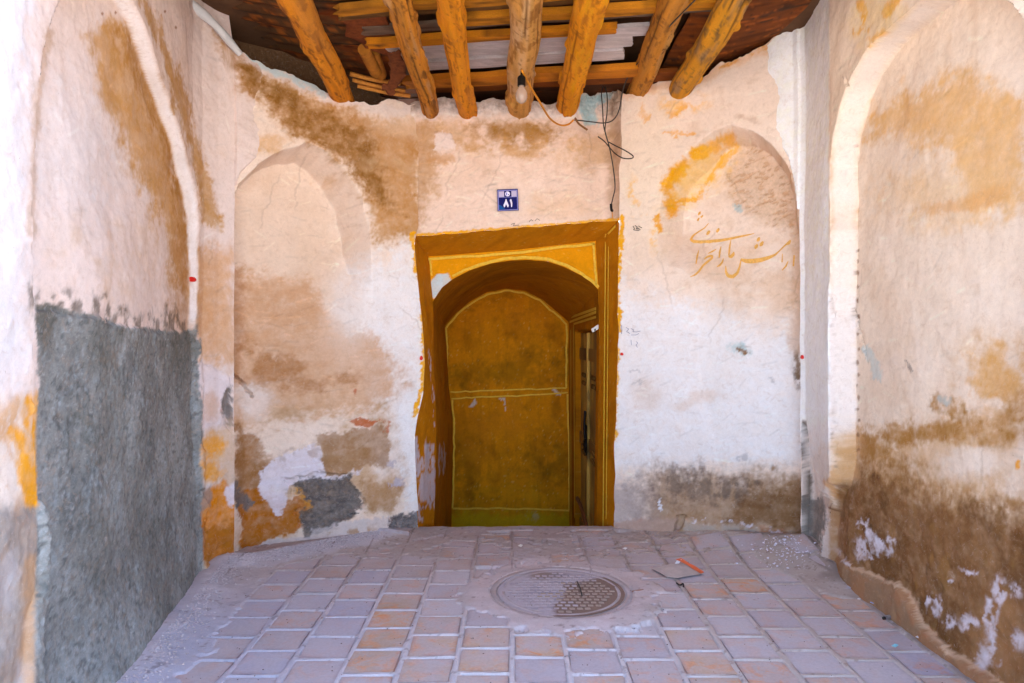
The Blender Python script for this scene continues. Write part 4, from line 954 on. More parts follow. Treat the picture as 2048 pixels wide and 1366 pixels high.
# ------------------------------------------------------------------ roof: earth slab, boards, metal sheets, pole beams
roof = empty('roof_deck', (0.1, 3.2, 2.66))
tag(roof, 'board deck of the porch roof with grey painted planks and orange battens', 'roof')
def colbox(name, cx, cy, cz, lx, ly, lz, rz, base, dark, seed, mat, parent, jag=0.0, rx=0.0, wear=0.5):
    nx = max(4, int(lx / 0.03)); ny = 5
    X, Y = np.meshgrid(np.linspace(-.5, .5, nx), np.linspace(-.5, .5, ny), indexing='ij')
    ends = jag * fbm(Y * 6 + seed, X * 0, 600 + seed, 2)
    def sheet(z): 
        x = X * lx + np.where(np.abs(X) > .49, ends, 0); y = Y * ly + 0.006 * fbm(X * lx * 5 + seed, Y * 0 + np.sign(Y) * 3, 601 + seed, 3) * np.abs(Y) * 2
        return np.stack([x, y, np.full_like(X, z) + 0.004 * fbm(x * 3, y * 9 + seed, 602, 2)], -1)
    b = sheet(-lz / 2); t = sheet(lz / 2)
    P = np.concatenate([t[:, :1], b, t[:, -1:]], 1)                 # sides and underside
    P = np.concatenate([P, t[:, ::-1]], 1)
    e0 = P[:1].copy(); e0[..., :] = P[:1].mean(1, keepdims=True); e1 = P[-1:].copy(); e1[..., :] = P[-1:].mean(1, keepdims=True)
    P = np.concatenate([e0, P, e1], 0)
    ca, sa = math.cos(rz), math.sin(rz)
    Q = P.copy(); Q[..., 2] = P[..., 2] + P[..., 1] * math.sin(rx)
    Q[..., 0] = cx + ca * P[..., 0] - sa * P[..., 1]; Q[..., 1] = cy + sa * P[..., 0] + ca * P[..., 1]; Q[..., 2] += cz
    n = fbm(P[..., 0] * 5, P[..., 1] * 50 + seed * 3, 610 + seed, 5); n2 = fbm(P[..., 0] * 9, P[..., 1] * 18 + seed, 620 + seed, 4)
    k = (sstep(0.1, 0.8, n) * wear + sstep(0.4, 0.8, n2) * wear * 0.8).clip(0, 1)[..., None]
    cc = np.clip((base * (1 - k) + dark * k) * 1.2, 0, .85)
    return link(name, grid_mesh(name, Q, cc, np.full(n.shape, 0.4), smooth_angle=30), mat, parent)
OR = C(206, 128, 24); DK = C(66, 40, 20); GRY = C(204, 194, 192); RB = C(128, 68, 22)
RZ = math.radians(-8)
# (depth of centre at x=0.2, width, drop, x-from, x-to, colour)
rows = [(4.30, 0.26, 0.0, -0.8, 1.0, C(84, 44, 20)), (4.14, 0.12, 0.0, -0.8, 1.0, C(70, 40, 20)), (4.00, 0.14, 0.012, -0.78, 0.98, RB), (3.845, 0.13, 0.035, -0.62, 0.78, C(196, 120, 30)),
        (3.68, 0.135, 0.006, -0.55, 0.60, GRY), (3.54, 0.125, 0.0, -0.60, 0.62, GRY), (3.415, 0.105, 0.004, -0.66, 0.68, GRY),
        (3.315, 0.07, 0.03, -0.74, 0.5, OR), (3.225, 0.09, 0.0, -0.74, 0.95, C(112, 92, 76)), (3.13, 0.075, 0.03, -0.3, 0.95, C(198, 128, 30)), (3.04, 0.085, 0.004, -0.8, 1.0, C(120, 84, 44)),
        (2.955, 0.07, 0.026, -0.8, 1.0, C(190, 124, 34)), (2.86, 0.10, 0.0, -0.8, 1.0, C(120, 76, 36)), (2.74, 0.12, 0.0, -0.8, 1.0, RB), (2.61, 0.12, 0.0, -0.8, 1.0, C(140, 90, 40)), (2.48, 0.12, 0.0, -0.8, 1.0, RB), (2.34, 0.14, 0.0, -0.8, 1.0, C(140, 90, 40)), (2.19, 0.14, 0, -0.8, 1.0, RB), (2.04, 0.14, 0, -0.8, 1.0, C(140, 90, 40)), (1.89, 0.14, 0, -0.8, 1.0, RB)]
for k, (yc, w, drop, xa, xb, colr) in enumerate(rows):
    xc = (xa + xb) / 2
    colbox('roof_board', xc, yc - math.tan(-RZ) * (xc - 0.2), 2.665 - drop, xb - xa, w - 0.006, 0.018 + drop * 0.5, RZ + math.radians(rnd.uniform(-.6, .6)), colr, DK if colr is not GRY else C(96, 78, 62), k + 1, M['board'], roof, 0.03 if colr is not GRY else 0.006, 0, 0.6 if colr is not GRY else 0.25)
slab = bmesh.new(); bmesh.ops.create_cube(slab, size=1.0)
for v in slab.verts: v.co = Vector((v.co.x * 4.6, 3.9 + v.co.y * 4.6, 2.90 + v.co.z * 0.22))
me = bpy.data.meshes.new('earth_cover'); slab.to_mesh(me); slab.free()
link('earth_cover', me, plain('mud roofing', C(96, 66, 42), 0.95, var=.3, scale=8), roof)

def rust_sheet(name, P, seed, base, spots, parent=None, rz=0.9):
    U, V = P[..., 0], P[..., 1]
    n = fbm(U * 3, V * 28, 700 + seed, 5); n2 = fbm(U * 9, V * 16, 710 + seed, 5)
    cc = np.tile(base, P.shape[:2] + (1,))
    for m, cl in ((sstep(-.1, .6, n) * .8, C(78, 42, 20)), (sstep(.0, .8, fbm(U * 2.5, V * 7, 715 + seed, 5)) * .75, spots), (sstep(.35, .8, -n) * .8, C(46, 38, 30)), (sstep(.35, .8, fbm(U * 14, V * 70, 720 + seed, 4)) * .6, C(176, 96, 32)), (sstep(.55, .8, fbm(U * 30, V * 60, 730 + seed, 3)) * sstep(-.2, .5, n2) * .7, C(36, 26, 20))):
        cc = cc * (1 - m[..., None]) + cl * m[..., None]
    cc = np.clip(cc * 1.5, 0, .8)
    o = link(name, grid_mesh(name, P, cc, np.full(n.shape, .8), smooth_angle=60), M['board'], parent)
    sol = o.modifiers.new('thickness', 'SOLIDIFY'); sol.thickness = 0.006
    return o
def sheet_grid(x0, x1, y0, y1, zf, n=(90, 120)):
    X, Y = np.meshgrid(np.linspace(x0, x1, n[0]), np.linspace(y0, y1, n[1]), indexing='ij')
    return np.stack([X, Y, zf(X, Y)], -1)
o = rust_sheet('rusted_roof_sheet', sheet_grid(-2.0, -0.66, 1.75, 4.4, lambda X, Y: 2.725 + 0.10 * sstep(-0.8, -1.6, X) + 0.006 * np.sin(Y * 55) + 0.01 * fbm(X * 2, Y * 2, 701, 3)), 1, C(88, 62, 38), C(140, 66, 20))
tag(o, 'dark rusted metal sheet lying over the poles at the left of the roof', 'metal sheet')
o = rust_sheet('rusted_roof_sheet', sheet_grid(0.86, 2.0, 1.75, 4.4, lambda X, Y: 2.715 + 0.10 * sstep(1.0, 1.6, X) + 0.012 * fbm(X * 2, Y * 2, 702, 3)), 2, C(112, 60, 24), C(150, 78, 24))
tag(o, 'reddish brown rusted sheet over the poles at the right of the roof', 'metal sheet')
# torn sheet hanging between the first two poles
def torn(name, pxs, y0, y1, seed, colr, label):
    xs = [p[0] for p in pxs]; ys = [p[1] for p in pxs]; n = len(pxs)
    q = resample(pxs + [pxs[0]], 40)[:-1]; rr = np.random.RandomState(seed)
    ymin, ymax = min(ys), max(ys); bm = bmesh.new(); vs_ = []
    for a, b in q:
        a += rr.uniform(-3, 3); b += rr.uniform(-3, 3); d = y0 + (y1 - y0) * (b - ymin) / (ymax - ymin)
        vs_.append(bm.verts.new(pt(a, b, d)))
    f = bm.faces.new(vs_); bmesh.ops.triangulate(bm, faces=[f]); bmesh.ops.subdivide_edges(bm, edges=bm.edges[:], cuts=3, use_grid_fill=True)
    for v in bm.verts: v.co.y += 0.02 * float(fbm(np.array(v.co.x * 12), np.array(v.co.z * 12), 740 + seed, 3))
    me = bpy.data.meshes.new(name); bm.to_mesh(me); bm.free(); me.shade_smooth()
    o = link(name, me, plain(name + ' rust', colr, 0.9, var=.45, scale=45, bstr=.4)); m_ = o.modifiers.new('thickness', 'SOLIDIFY'); m_.thickness = 0.005
    return tag(o, label, 'metal sheet')
torn('torn_sheet', [(690, 20), (772, 30), (786, 80), (782, 108), (735, 100), (715, 80), (690, 72)], 3.15, 3.62, 1, C(122, 60, 22), 'torn rust red sheet hanging between the two leftmost poles')
torn('torn_flap', [(775, 105), (800, 98), (815, 148), (790, 172), (786, 192), (762, 176), (780, 150)], 3.5, 3.85, 2, C(104, 54, 24), 'crumpled rust brown flap hanging against the second pole')
# split laths and short stubs in the dark gap above the left niche
for k, (a, b, ya, yb, r) in enumerate((((700, 148), (800, 168), 3.85, 3.98, 0.014), ((705, 160), (810, 182), 3.88, 4.0, 0.012), ((715, 172), (820, 192), 3.9, 4.02, 0.013))):
    o = tube('split_lath', [pt(*a, ya), pt((a[0] + b[0]) / 2, (a[1] + b[1]) / 2 + 2, (ya + yb) / 2), pt(*b, yb)], r, plain('split wood', C(190, 124, 48), 0.85, var=.3, scale=40), None, 5)
    tag(o, ['topmost', 'middle', 'lowest'][k] + ' of three pale split laths lying behind the leftmost pole', 'lath', 'laths in the roof gap')
for k, (a, b, y_) in enumerate((((728, 98), (752, 145), 3.8), ((745, 100), (762, 150), 3.9))):
    o = tube('pole_stub', [pt(*a, y_ - .25), pt(*b, y_)], 0.034, plain('stub wood', C(170, 106, 30), 0.85, var=.35, scale=25), None, 10)
    tag(o, ['short orange pole stub in the gap right of leftmost pole', 'second short pole stub in the roof gap, nearer the second pole'][k], 'pole', 'stubs in the roof gap')

def pole(px_w, y_w, px_t, y_t, hz_w, hz_t, r, seed, colr, dark, label, pale=None, bend=0.012, rough=1.0):
    xw = (px_w - CXP) / FPX * y_w; xt = (px_t - CXP) / FPX * y_t
    sl = (xt - xw) / (y_t - y_w); sz = (hz_t - hz_w) / (y_t - y_w)
    Y = np.linspace(y_w + 0.24, 1.62, 230); n = 56
    th = np.linspace(0, 2 * math.pi, n + 1)[:-1]
    cx_ = xw + (Y - y_w) * sl + bend * fbm(Y * 1.3, Y * 0, 800 + seed, 2); cz_ = hz_w + (Y - y_w) * sz + bend * .5 * fbm(Y * 1.3, Y * 0 + 4, 801 + seed, 2)
    YY, TT = np.meshgrid(Y, th, indexing='ij')
    cyc = np.stack([np.cos(TT), np.sin(TT)], 0)
    rad = r * (1 + 0.05 * rough * fbm(YY * 2.6, cyc[0] * .9 + cyc[1] * 1.7, 810 + seed, 3) + 0.07 * rough * fbm(YY * 1.1, cyc[0] * .6, 820 + seed, 2) + 0.02 * fbm(YY * 14, cyc[1] * 5 + cyc[0] * 5, 830 + seed, 3))
    thw = TT + 0.25 * fbm(YY * 1.6, cyc[0] * .5, 880 + seed, 2)
    ck = np.zeros_like(rad)
    for q in range(7):
        ph = 0.9 * q + seed; wv = np.abs((thw - ph + math.pi) % (2 * math.pi) - math.pi); on_ = sstep(.05, .35, fbm(YY * 1.5, YY * 0 + q * 3.1, 890 + seed, 2)); ck = np.maximum(ck, sstep(.10, .02, wv) * on_)
    rad = rad - 0.006 * ck + 0.012 * r / .06 * sstep(.62, .95, fbm(YY * 4, cyc[0] * 1.6 + cyc[1] * 1.3, 895 + seed, 2)) * rough
    P = np.stack([cx_[:, None] + rad * np.cos(TT), YY, cz_[:, None] + rad * np.sin(TT)], -1)
    P = np.concatenate([P, P[:, :1]], 1); TT = np.concatenate([TT, TT[:, :1]], 1); YY = np.concatenate([YY, YY[:, :1]], 1)
    ct, sn = np.cos(TT), np.sin(TT); ck = np.concatenate([ck, ck[:, :1]], 1)
    g = fbm(YY * 3, ct * 6 + sn * 5, 840 + seed, 5); g2 = fbm(YY * 9, ct * 3 - sn * 4, 850 + seed, 4); g3 = fbm(YY * 2.2, ct * 1.2 + sn, 860 + seed, 3)
    cc = np.tile(colr, P.shape[:2] + (1,))
    for m, cl in ((sstep(-.2, .7, g) * .45, colr * 0.62), (sstep(0.15, .75, g3) * (.8 if pale is not None else .0), pale if pale is not None else colr), (sstep(.35, .62, g2) * .75, dark), (sstep(.5, .75, fbm(YY * 22, ct * 5 + sn * 7, 870 + seed, 3)) * .6, dark * .7), (sstep(.1, .6, -g) * .35, np.minimum(colr * 1.25, .85)), (sstep(.0, .9, fbm(YY * 1.7, ct * 1.5 - sn, 875 + seed, 4)) * .55, colr * .5 + C(150, 110, 66) * .5), (ck * .8, dark * .5)):
        cc = cc * (1 - m[..., None]) + cl * m[..., None]
    cc = np.clip(cc * 1.25, 0, .85)
    # close the far end
    end = P[:1].copy(); end[...] = P[:1].mean(1, keepdims=True); e2 = P[-1:].copy(); e2[...] = P[-1:].mean(1, keepdims=True)
    P = np.concatenate([end, P, e2], 0); cc = np.concatenate([cc[:1], cc, cc[-1:]], 0)
    o = link('roof_pole', grid_mesh('roof_pole', P, cc, np.full(P.shape[:2], .5), flip=True), M['wood'])
    return tag(o, label, 'beam', 'round poles carrying the roof')
G = C(216, 138, 20); GD = C(92, 52, 18)
pole(680, 3.86, 588, 2.72, 2.53, 2.54, 0.062, 1, C(206, 128, 26), C(112, 56, 16), 'leftmost roof pole, orange with a dark knotted ring and split end')
pole(858, 4.07, 795, 2.72, 2.515, 2.53, 0.052, 2, C(190, 122, 34), C(84, 46, 16), 'slim roof pole with dark peeling bark streaks, second from left', C(176, 134, 88), rough=1.4)
pole(935, 4.12, 897, 2.72, 2.52, 2.53, 0.053, 3, C(216, 134, 18), C(150, 86, 20), 'smooth orange roof pole, third from left', rough=1.2)
pole(1040, 4.14, 1050, 2.72, 2.55, 2.545, 0.068, 4, C(196, 142, 70), C(136, 84, 26), 'pale greyish roof pole in the middle with the bulb hanging from it', C(206, 168, 124))
pole(1138, 4.14, 1186, 2.72, 2.555, 2.55, 0.066, 5, C(226, 142, 14), C(166, 96, 14), 'brightest orange roof pole, right of the bulb')
pole(1278, 4.04, 1366, 2.80, 2.64, 2.615, 0.062, 6, C(192, 126, 40), C(104, 62, 24), 'brown roof pole with a wire running along it, second from right', C(190, 142, 80))
pole(1368, 3.90, 1482, 2.72, 2.585, 2.555, 0.062, 7, C(206, 142, 30), C(110, 84, 52), 'rightmost roof pole, mottled yellow and grey', C(134, 112, 88), rough=1.3)

# rolled plaster edge at the left end of the roof
cn = tube('plaster_roll', [pt(330, -40, 3.14), pt(385, 10, 3.262), pt(432, 52, 3.365), pt(480, 108, 3.495)], lambda t: 0.026 - 0.008 * t + 0.002 * math.sin(t * 17), plain('blue white plaster', C(206, 206, 204), 0.9, var=.1, scale=20), None, 12, 8)
tag(cn, 'smooth bluish white plaster roll along the roof edge at upper left', 'plaster edge')
# ------------------------------------------------------------------ ground: dusty joints with brick tiles set in it
TX, TY, JX, JY = 0.1955, 0.186, 0.022, 0.019
MHX, MHY, MHR = 0.222, 3.09, 0.315
def line_d(X, Y, a, b):
    dx, dy = b[0] - a[0], b[1] - a[1]; t = np.clip(((X - a[0]) * dx + (Y - a[1]) * dy) / (dx * dx + dy * dy), 0, 1)
    return np.hypot(X - a[0] - t * dx, Y - a[1] - t * dy), t
def bank(X, Y):
    """how high earth is banked up against the walls"""
    d1, t1 = line_d(X, Y, (0.66, 4.1), (1.55, 3.63)); z = 0.065 * np.exp(-(d1 / 0.22) ** 2) * sstep(0.05, 0.7, t1)
    d2, t2 = line_d(X, Y, (1.56, 3.6), (1.60, 3.2)); z = z + 0.03 * np.exp(-(d2 / 0.15) ** 2)
    d3, t3 = line_d(X, Y, (-1.30, 2.1), (-1.46, 3.4)); z = z + 0.03 * np.exp(-(d3 / 0.13) ** 2)
    d4, t4 = line_d(X, Y, (-1.44, 3.46), (-0.7, 4.0)); z = z + 0.03 * np.exp(-(d4 / 0.10) ** 2)
    return z
def dust(X, Y):
    """0..1: how deep the tiles lie under dust"""
    d1, t1 = line_d(X, Y, (0.66, 4.1), (1.55, 3.63)); d2, _ = line_d(X, Y, (1.60, 3.6), (1.58, 1.4))
    d3, _ = line_d(X, Y, (-1.30, 1.9), (-1.48, 3.4)); d4, _ = line_d(X, Y, (-1.44, 3.46), (-0.6, 4.06)); r = np.hypot(X - MHX, Y - MHY)
    n = 0.5 + 0.5 * fbm(X * 4, Y * 4, 900, 4) + 0.35 * fbm(X * 22, Y * 22, 904, 4)
    v = np.maximum.reduce([sstep(0.10, 0.0, d1) * .9, sstep(0.16, 0.02, d2), sstep(0.42, 0.16, d3 + 0.12 * (n - .5)), sstep(0.34, 0.10, d4 + .1 * (n - .5)), sstep(0.50, 0.40, r + 0.14 * (n - .5)), sstep(3.98, 4.10, Y)])
    v = np.maximum(v, sstep(2.9, 3.8, Y) * np.clip(n * 1.35, 0, .93))
    d5, _ = line_d(X, Y, (1.35, 3.5), (1.5, 3.1)); return np.maximum(v, sstep(0.22, 0.05, d5) * .9)
def tile_rel(X, Y):
    k = np.floor(X / TX); off = np.where(k.astype(int) % 2 == 0, 2.443, 2.513)
    fx = X - (k + .5) * TX; fy = (Y - off) % TY - TY / 2
    return fx, fy, k
gx = np.arange(-1.95, 1.951, 0.0075); gy = np.arange(1.42, 4.1401, 0.0075)
X, Y = np.meshgrid(gx, gy, indexing='ij')
fx, fy, kk = tile_rel(X, Y); Dm = dust(X, Y)
jw = 0.003 * fbm(X * 9, Y * 9, 905, 3)
inside = np.minimum(TX / 2 - JX / 2 - np.abs(fx), TY / 2 - JY / 2 - np.abs(fy)) + jw
sunk = sstep(-0.002, 0.004, inside)
worn = sstep(2.8, 3.6, Y) * 0.9                                   # far joints are packed and level with the tiles
Z = bank(X, Y) + 0.0022 * (1 - worn) + 0.0012 * fbm(X * 12, Y * 12, 901, 4)
Z = Z - sunk * 0.014 * (1 - sstep(.55, .8, Dm)) + sstep(.5, .95, Dm) * (0.003 + 0.004 * fbm(X * 9, Y * 9, 902, 5))
r = np.hypot(X - MHX, Y - MHY)
Z = np.where(r < MHR + 0.006, -0.006, Z) 
Z = Z + 0.006 * fbm(X * 1.1, Y * 1.1, 903, 2)
P = np.stack([X, Y, Z], -1)
c = Ctx(); c.n = lambda sc, k=0, o=4, ax=1.0: fbm(X * sc * ax, Y * sc, 910 + k * 5, o)
c.PX, c.PY = proj(P); c.S = X; c.H = Y; c.WX = c.PX + 8 * c.n(6, 1) + 4 * c.n(30, 2); c.WY = c.PY + 4 * c.n(6, 3) + 2 * c.n(30, 4)
c.col = np.tile(C(204, 196, 200), X.shape + (1,)); c.rgh = 0.3 + 0 * X
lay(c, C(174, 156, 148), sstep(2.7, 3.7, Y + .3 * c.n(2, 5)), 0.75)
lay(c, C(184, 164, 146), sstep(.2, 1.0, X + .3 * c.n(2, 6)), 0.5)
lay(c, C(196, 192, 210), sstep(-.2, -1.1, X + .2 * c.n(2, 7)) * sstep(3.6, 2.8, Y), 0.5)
lay(c, C(220, 212, 220), sstep(.05, .9, c.n(8, 8)) * sstep(3.4, 2.6, Y), 0.35)
d3, _ = line_d(X, Y, (-1.26, 1.9), (-1.42, 3.35)); d4, _ = line_d(X, Y, (-1.40, 3.40), (-0.75, 3.92))
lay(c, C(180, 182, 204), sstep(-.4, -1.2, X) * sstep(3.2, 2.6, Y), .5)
lay(c, C(206, 198, 206), sstep(.13, .04, np.minimum(d4, d3 + .05) + .05 * c.n(9, 9)), 0.7)
lay(c, C(208, 192, 194), sstep(.50, .40, r + .07 * c.n(4, 10)) * sstep(.3, .34, r), 0.7)
lay(c, C(120, 104, 96), sstep(.07, .0, line_d(X, Y, (1.53, 3.5), (1.56, 2.2))[0] + .06 * c.n(9, 11)), 0.5)
lay(c, C(120, 100, 90), mott(c, 40, 12, .55, .85), 0.5); lay(c, C(214, 206, 206), mott(c, 55, 13, .6, .9), 0.5)
lay(c, C(110, 92, 84), sstep(.001, -.002, np.abs(np.abs(fx) - TX / 2) - 0.004 + .004 * c.n(14, 14)) * sstep(3.0, 3.5, Y) * mott(c, 5, 15, -.2, .4), 0.55)
# riser at the doorway and the rest of the street
Pr = P[:, -1:].copy(); Pr[..., 2] = -0.75
PP = np.concatenate([P, Pr], 1); CC = np.concatenate([c.col, c.col[:, -1:]], 1); RR = np.concatenate([c.rgh, c.rgh[:, -1:]], 1)
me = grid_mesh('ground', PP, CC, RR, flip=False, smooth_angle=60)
bm = bmesh.new(); bm.from_mesh(me)
cl = bm.verts.layers.float_color['Col']
for x0, x1, y0, y1 in ((-90, 90, -90, 1.43), (-90, -1.94, 1.43, 90), (1.94, 90, 1.43, 90), (-1.94, 1.94, 6.2, 90)):
    f = [bm.verts.new((x, y, -0.035)) for x, y in ((x0, y0), (x1, y0), (x1, y1), (x0, y1))]
    for v in f: v[cl] = (*C(186, 178, 170), 1)
    bm.faces.new(f)
bm.to_mesh(me); bm.free()
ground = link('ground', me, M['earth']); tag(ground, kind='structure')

def tile_mat():
    m, nt, b = new_mat('brick tile')
    oi = nnode(nt, 'ShaderNodeObjectInfo'); geo = nnode(nt, 'ShaderNodeNewGeometry')
    v = geo.outputs['Position']
    n1 = noise(nt, v, 14, 8, 0.65, 0.6); n2 = noise(nt, v, 5, 4, 0.6); n3 = noise(nt, v, 90, 8, 0.7)
    patch = math_n(nt, 'MULTIPLY', mrange(nt, n1, 0.47, 0.60, 0.0, 1.0), oi.outputs['Alpha'])
    c_ = mixc(nt, patch, oi.outputs['Color'], C(224, 140, 40))
    du = mrange(nt, n2, 0.35, 0.62, 0.12, 0.72); c_ = mixc(nt, du, c_, C(190, 182, 190))
    k = mrange(nt, n3, .25, .75, .86, 1.1); g = nnode(nt, 'ShaderNodeCombineColor')
    for i in range(3): nt.links.new(k, g.inputs[i])
    c_ = mixc(nt, 1.0, c_, g.outputs[0], 'MULTIPLY')
    # dirt along the sunken edges
    tc = nnode(nt, 'ShaderNodeTexCoord'); sp = nnode(nt, 'ShaderNodeSeparateXYZ'); nt.links.new(tc.outputs['Object'], sp.inputs[0])
    ex = math_n(nt, 'ABSOLUTE', sp.outputs[0], 0); ey = math_n(nt, 'ABSOLUTE', sp.outputs[1], 0)
    e = math_n(nt, 'MAXIMUM', mrange(nt, ex, .070, .087, 0, 1), mrange(nt, ey, .066, .083, 0, 1))
    e = math_n(nt, 'MULTIPLY', e, mrange(nt, n1, .4, .62, .05, .55))
    c_ = mixc(nt, e, c_, C(146, 134, 138))
    nt.links.new(c_, b.inputs['Base Color']); b.inputs['Roughness'].default_value = 0.85
    bump(nt, b, math_n(nt, 'ADD', math_n(nt, 'MULTIPLY', n1, .6), n3), 0.3, 0.004)
    return m
M['tile'] = tile_mat()
variants = []
for q in range(5):
    bm = bmesh.new(); bmesh.ops.create_cube(bm, size=1.0); rr = random.Random(q + 40)
    for v in bm.verts: v.co = Vector((v.co.x * (TX - JX + .006) + rr.uniform(-.003, .003), v.co.y * (TY - JY + .006) + rr.uniform(-.003, .003), v.co.z * 0.03 - 0.015))
    bmesh.ops.bevel(bm, geom=[e for e in bm.edges if all(v.co.z > -0.01 for v in e.verts)], offset=0.005, segments=2, affect='EDGES')
    me = bpy.data.meshes.new('paving_tile'); bm.to_mesh(me); bm.free(); me.materials.append(M['tile']); me.shade_smooth(); me.set_sharp_from_angle(angle=math.radians(40)); variants.append(me)
pal = [(C(180, 170, 176), .25), (C(188, 170, 164), .6), (C(198, 168, 142), .9), (C(172, 168, 186), .45), (C(196, 188, 192), .2), (C(186, 160, 138), .85)]
n_t = 0
for k in range(-8, 9):
    off = 2.443 if k % 2 == 0 else 2.513
    for j in range(-5, 10):
        x = (k + .5) * TX; y = off + (j + .5) * TY
        if y > 4.05 or y < 1.75: continue
        u = (x / y) * FPX
        if abs(u) > 1150 or x < -1.30 - .16 * (y - 2.1) or x > 1.60: continue
        if math.hypot(x - MHX, y - MHY) < MHR + .10: continue
        if float(dust(np.array(x), np.array(y))) > .96 and y < 3.95: continue
        if x > .6 and line_d(np.array(x), np.array(y), (0.66, 4.1), (1.55, 3.63))[0] < 0.05: continue
        if y > 4.1 - max(0, (abs(x) - .58)) * .63: continue
        o = bpy.data.objects.new('paving_tile', variants[rnd.randrange(5)]); col.objects.link(o); o.parent = ground
        e = .01; b0 = float(bank(np.array(x), np.array(y))); sx = (float(bank(np.array(x + e), np.array(y))) - b0) / e; sy = (float(bank(np.array(x), np.array(y + e))) - b0) / e
        zz = b0 + 0.006 * float(fbm(np.array(x * 1.1), np.array(y * 1.1), 903, 2))
        o.location = (x + rnd.uniform(-.003, .003), y + rnd.uniform(-.003, .003), zz - 0.0008 + rnd.uniform(-.0012, .0006))
        o.rotation_euler = (math.atan(sy) + rnd.uniform(-.004, .004), -math.atan(sx) + rnd.uniform(-.004, .004), rnd.uniform(-.012, .012))
        cc, al = pal[rnd.randrange(len(pal))]
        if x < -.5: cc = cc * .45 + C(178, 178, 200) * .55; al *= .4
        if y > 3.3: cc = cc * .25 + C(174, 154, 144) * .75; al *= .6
        if .25 < x < 1.2 and 2.3 < y < 3.0: al = min(1, al * 1.5)
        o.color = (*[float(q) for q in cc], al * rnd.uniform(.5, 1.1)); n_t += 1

# ------------------------------------------------------------------ manhole cover
mh = empty('manhole_cover', (MHX, MHY, -0.02)); tag(mh, 'round dusty manhole cover set in the paving before the doorway', 'manhole')
Rr, Th = np.meshgrid(np.linspace(0, 1, 40), np.linspace(0, 2 * math.pi, 97), indexing='ij')
Px = MHX + Rr * .285 * np.cos(Th); Py = MHY + Rr * .285 * np.sin(Th)
Pm = np.stack([Px, Py, 0.002 + .0008 * fbm(Px * 20, Py * 20, 930, 3)], -1)
c = Ctx(); c.n = lambda sc, k=0, o=4, ax=1.0: fbm(Px * sc * ax, Py * sc, 940 + k * 5, o)
c.PX, c.PY = proj(Pm); c.WX = c.PX + 9 * c.n(9, 1) + 4 * c.n(40, 2); c.WY = c.PY + 4 * c.n(9, 3)
c.col = np.tile(C(188, 178, 186), Px.shape + (1,)); c.rgh = .4 + 0 * Px
DAMP = [(1128, 1170), (1180, 1162), (1230, 1150), (1275, 1180), (1260, 1215), (1180, 1235), (1105, 1238), (1108, 1205), (1130, 1192)]
damp = poly(c, DAMP, 4)
lay(c, C(132, 104, 84), damp, .85); lay(c, C(144, 122, 108), blob(c, 1090, 1150, 36, 9, 0, .5), .8); lay(c, C(146, 142, 156), mott(c, 30, 5, .2, .6, .3) * (1 - damp), .6)
def disc_part(name, P_, cc, rg): return link(name, grid_mesh(name, P_, cc, rg, flip=True), M['earth'], mh)
disc_part('cover_plate', Pm, c.col, c.rgh)
def ring(name, r0, r1, z, colr):
    prof = [(r0, -.02), (r0, z - .002), (r0 + .003, z), (r1 - .004, z), (r1, z - .004), (r1, -.02)]
    th = np.linspace(0, 2 * math.pi, 97); P_ = np.zeros((len(prof), 97, 3))
    for i, (q, zz) in enumerate(prof): P_[i] = np.stack([MHX + q * np.cos(th), MHY + q * np.sin(th), np.full(97, zz)], -1)
    n = fbm(P_[..., 0] * 12, P_[..., 1] * 12, 951, 4); k_ = sstep(-.6, .3, n)[..., None]
    return disc_part(name, P_, colr * (1 - k_) + C(190, 178, 182) * k_, .5 + 0 * n)
ring('rim', .292, .323, .0030, C(178, 164, 160)); ring('raised_band', .252, .270, .0026, C(172, 158, 154))
bm = bmesh.new(); lay_c = bm.verts.layers.float_color.new('Col')
for i in range(-7, 8):
    for j in range(-7, 8):
        x = i * .033 + (.0165 if j % 2 else 0); y = j * .033
        if math.hypot(x, y) > .235: continue
        r_ = bmesh.ops.create_cube(bm, size=1.0)
        cc = C(166, 148, 136) if x > -.02 + .1 * math.sin(j) and y < .1 else C(176, 164, 168)
        for v in r_['verts']:
            v.co = Vector((MHX + x + v.co.x * (.026 if v.co.z < 0 else .020), MHY + y + v.co.y * (.020 if v.co.z < 0 else .014), .0018 + v.co.z * .004)); v[lay_c] = (*cc, 1)
me = bpy.data.meshes.new('tread_pattern'); bm.to_mesh(me); bm.free()
tp = link('tread_pattern', me, M['earth'], mh); tp['kind'] = 'stuff'

# ------------------------------------------------------------------ loose gravel and plaster crumbs
def crumbs(name, spots, mat, label, cat, seed):
    rr = random.Random(seed); V = []; F = []
    for (x, y, z, s) in spots:
        b0 = len(V); ax = [Vector((rr.uniform(-1, 1), rr.uniform(-1, 1), rr.uniform(-1, 1))).normalized() for _ in range(6)]
        base = [Vector(q) for q in ((1, 0, 0), (-1, 0, 0), (0, 1, 0), (0, -1, 0), (0, 0, 1), (0, 0, -1))]
        for q, a in zip(base, ax): p = (q + a * .35) * s; V.append((x + p.x, y + p.y, z + p.z * .6 + s * .3))
        F += [(b0 + a, b0 + b_, b0 + c_) for a, b_, c_ in ((0, 2, 4), (2, 1, 4), (1, 3, 4), (3, 0, 4), (2, 0, 5), (1, 2, 5), (3, 1, 5), (0, 3, 5))]
    me = bpy.data.meshes.new(name); me.from_pydata(V, [], F); o = link(name, me, mat); return tag(o, label, cat, kind='stuff')
def gz(x, y): return float(bank(np.array(x), np.array(y))) + 0.006 * float(fbm(np.array(x * 1.1), np.array(y * 1.1), 903, 2)) + .005
sp = []; rr = random.Random(5)
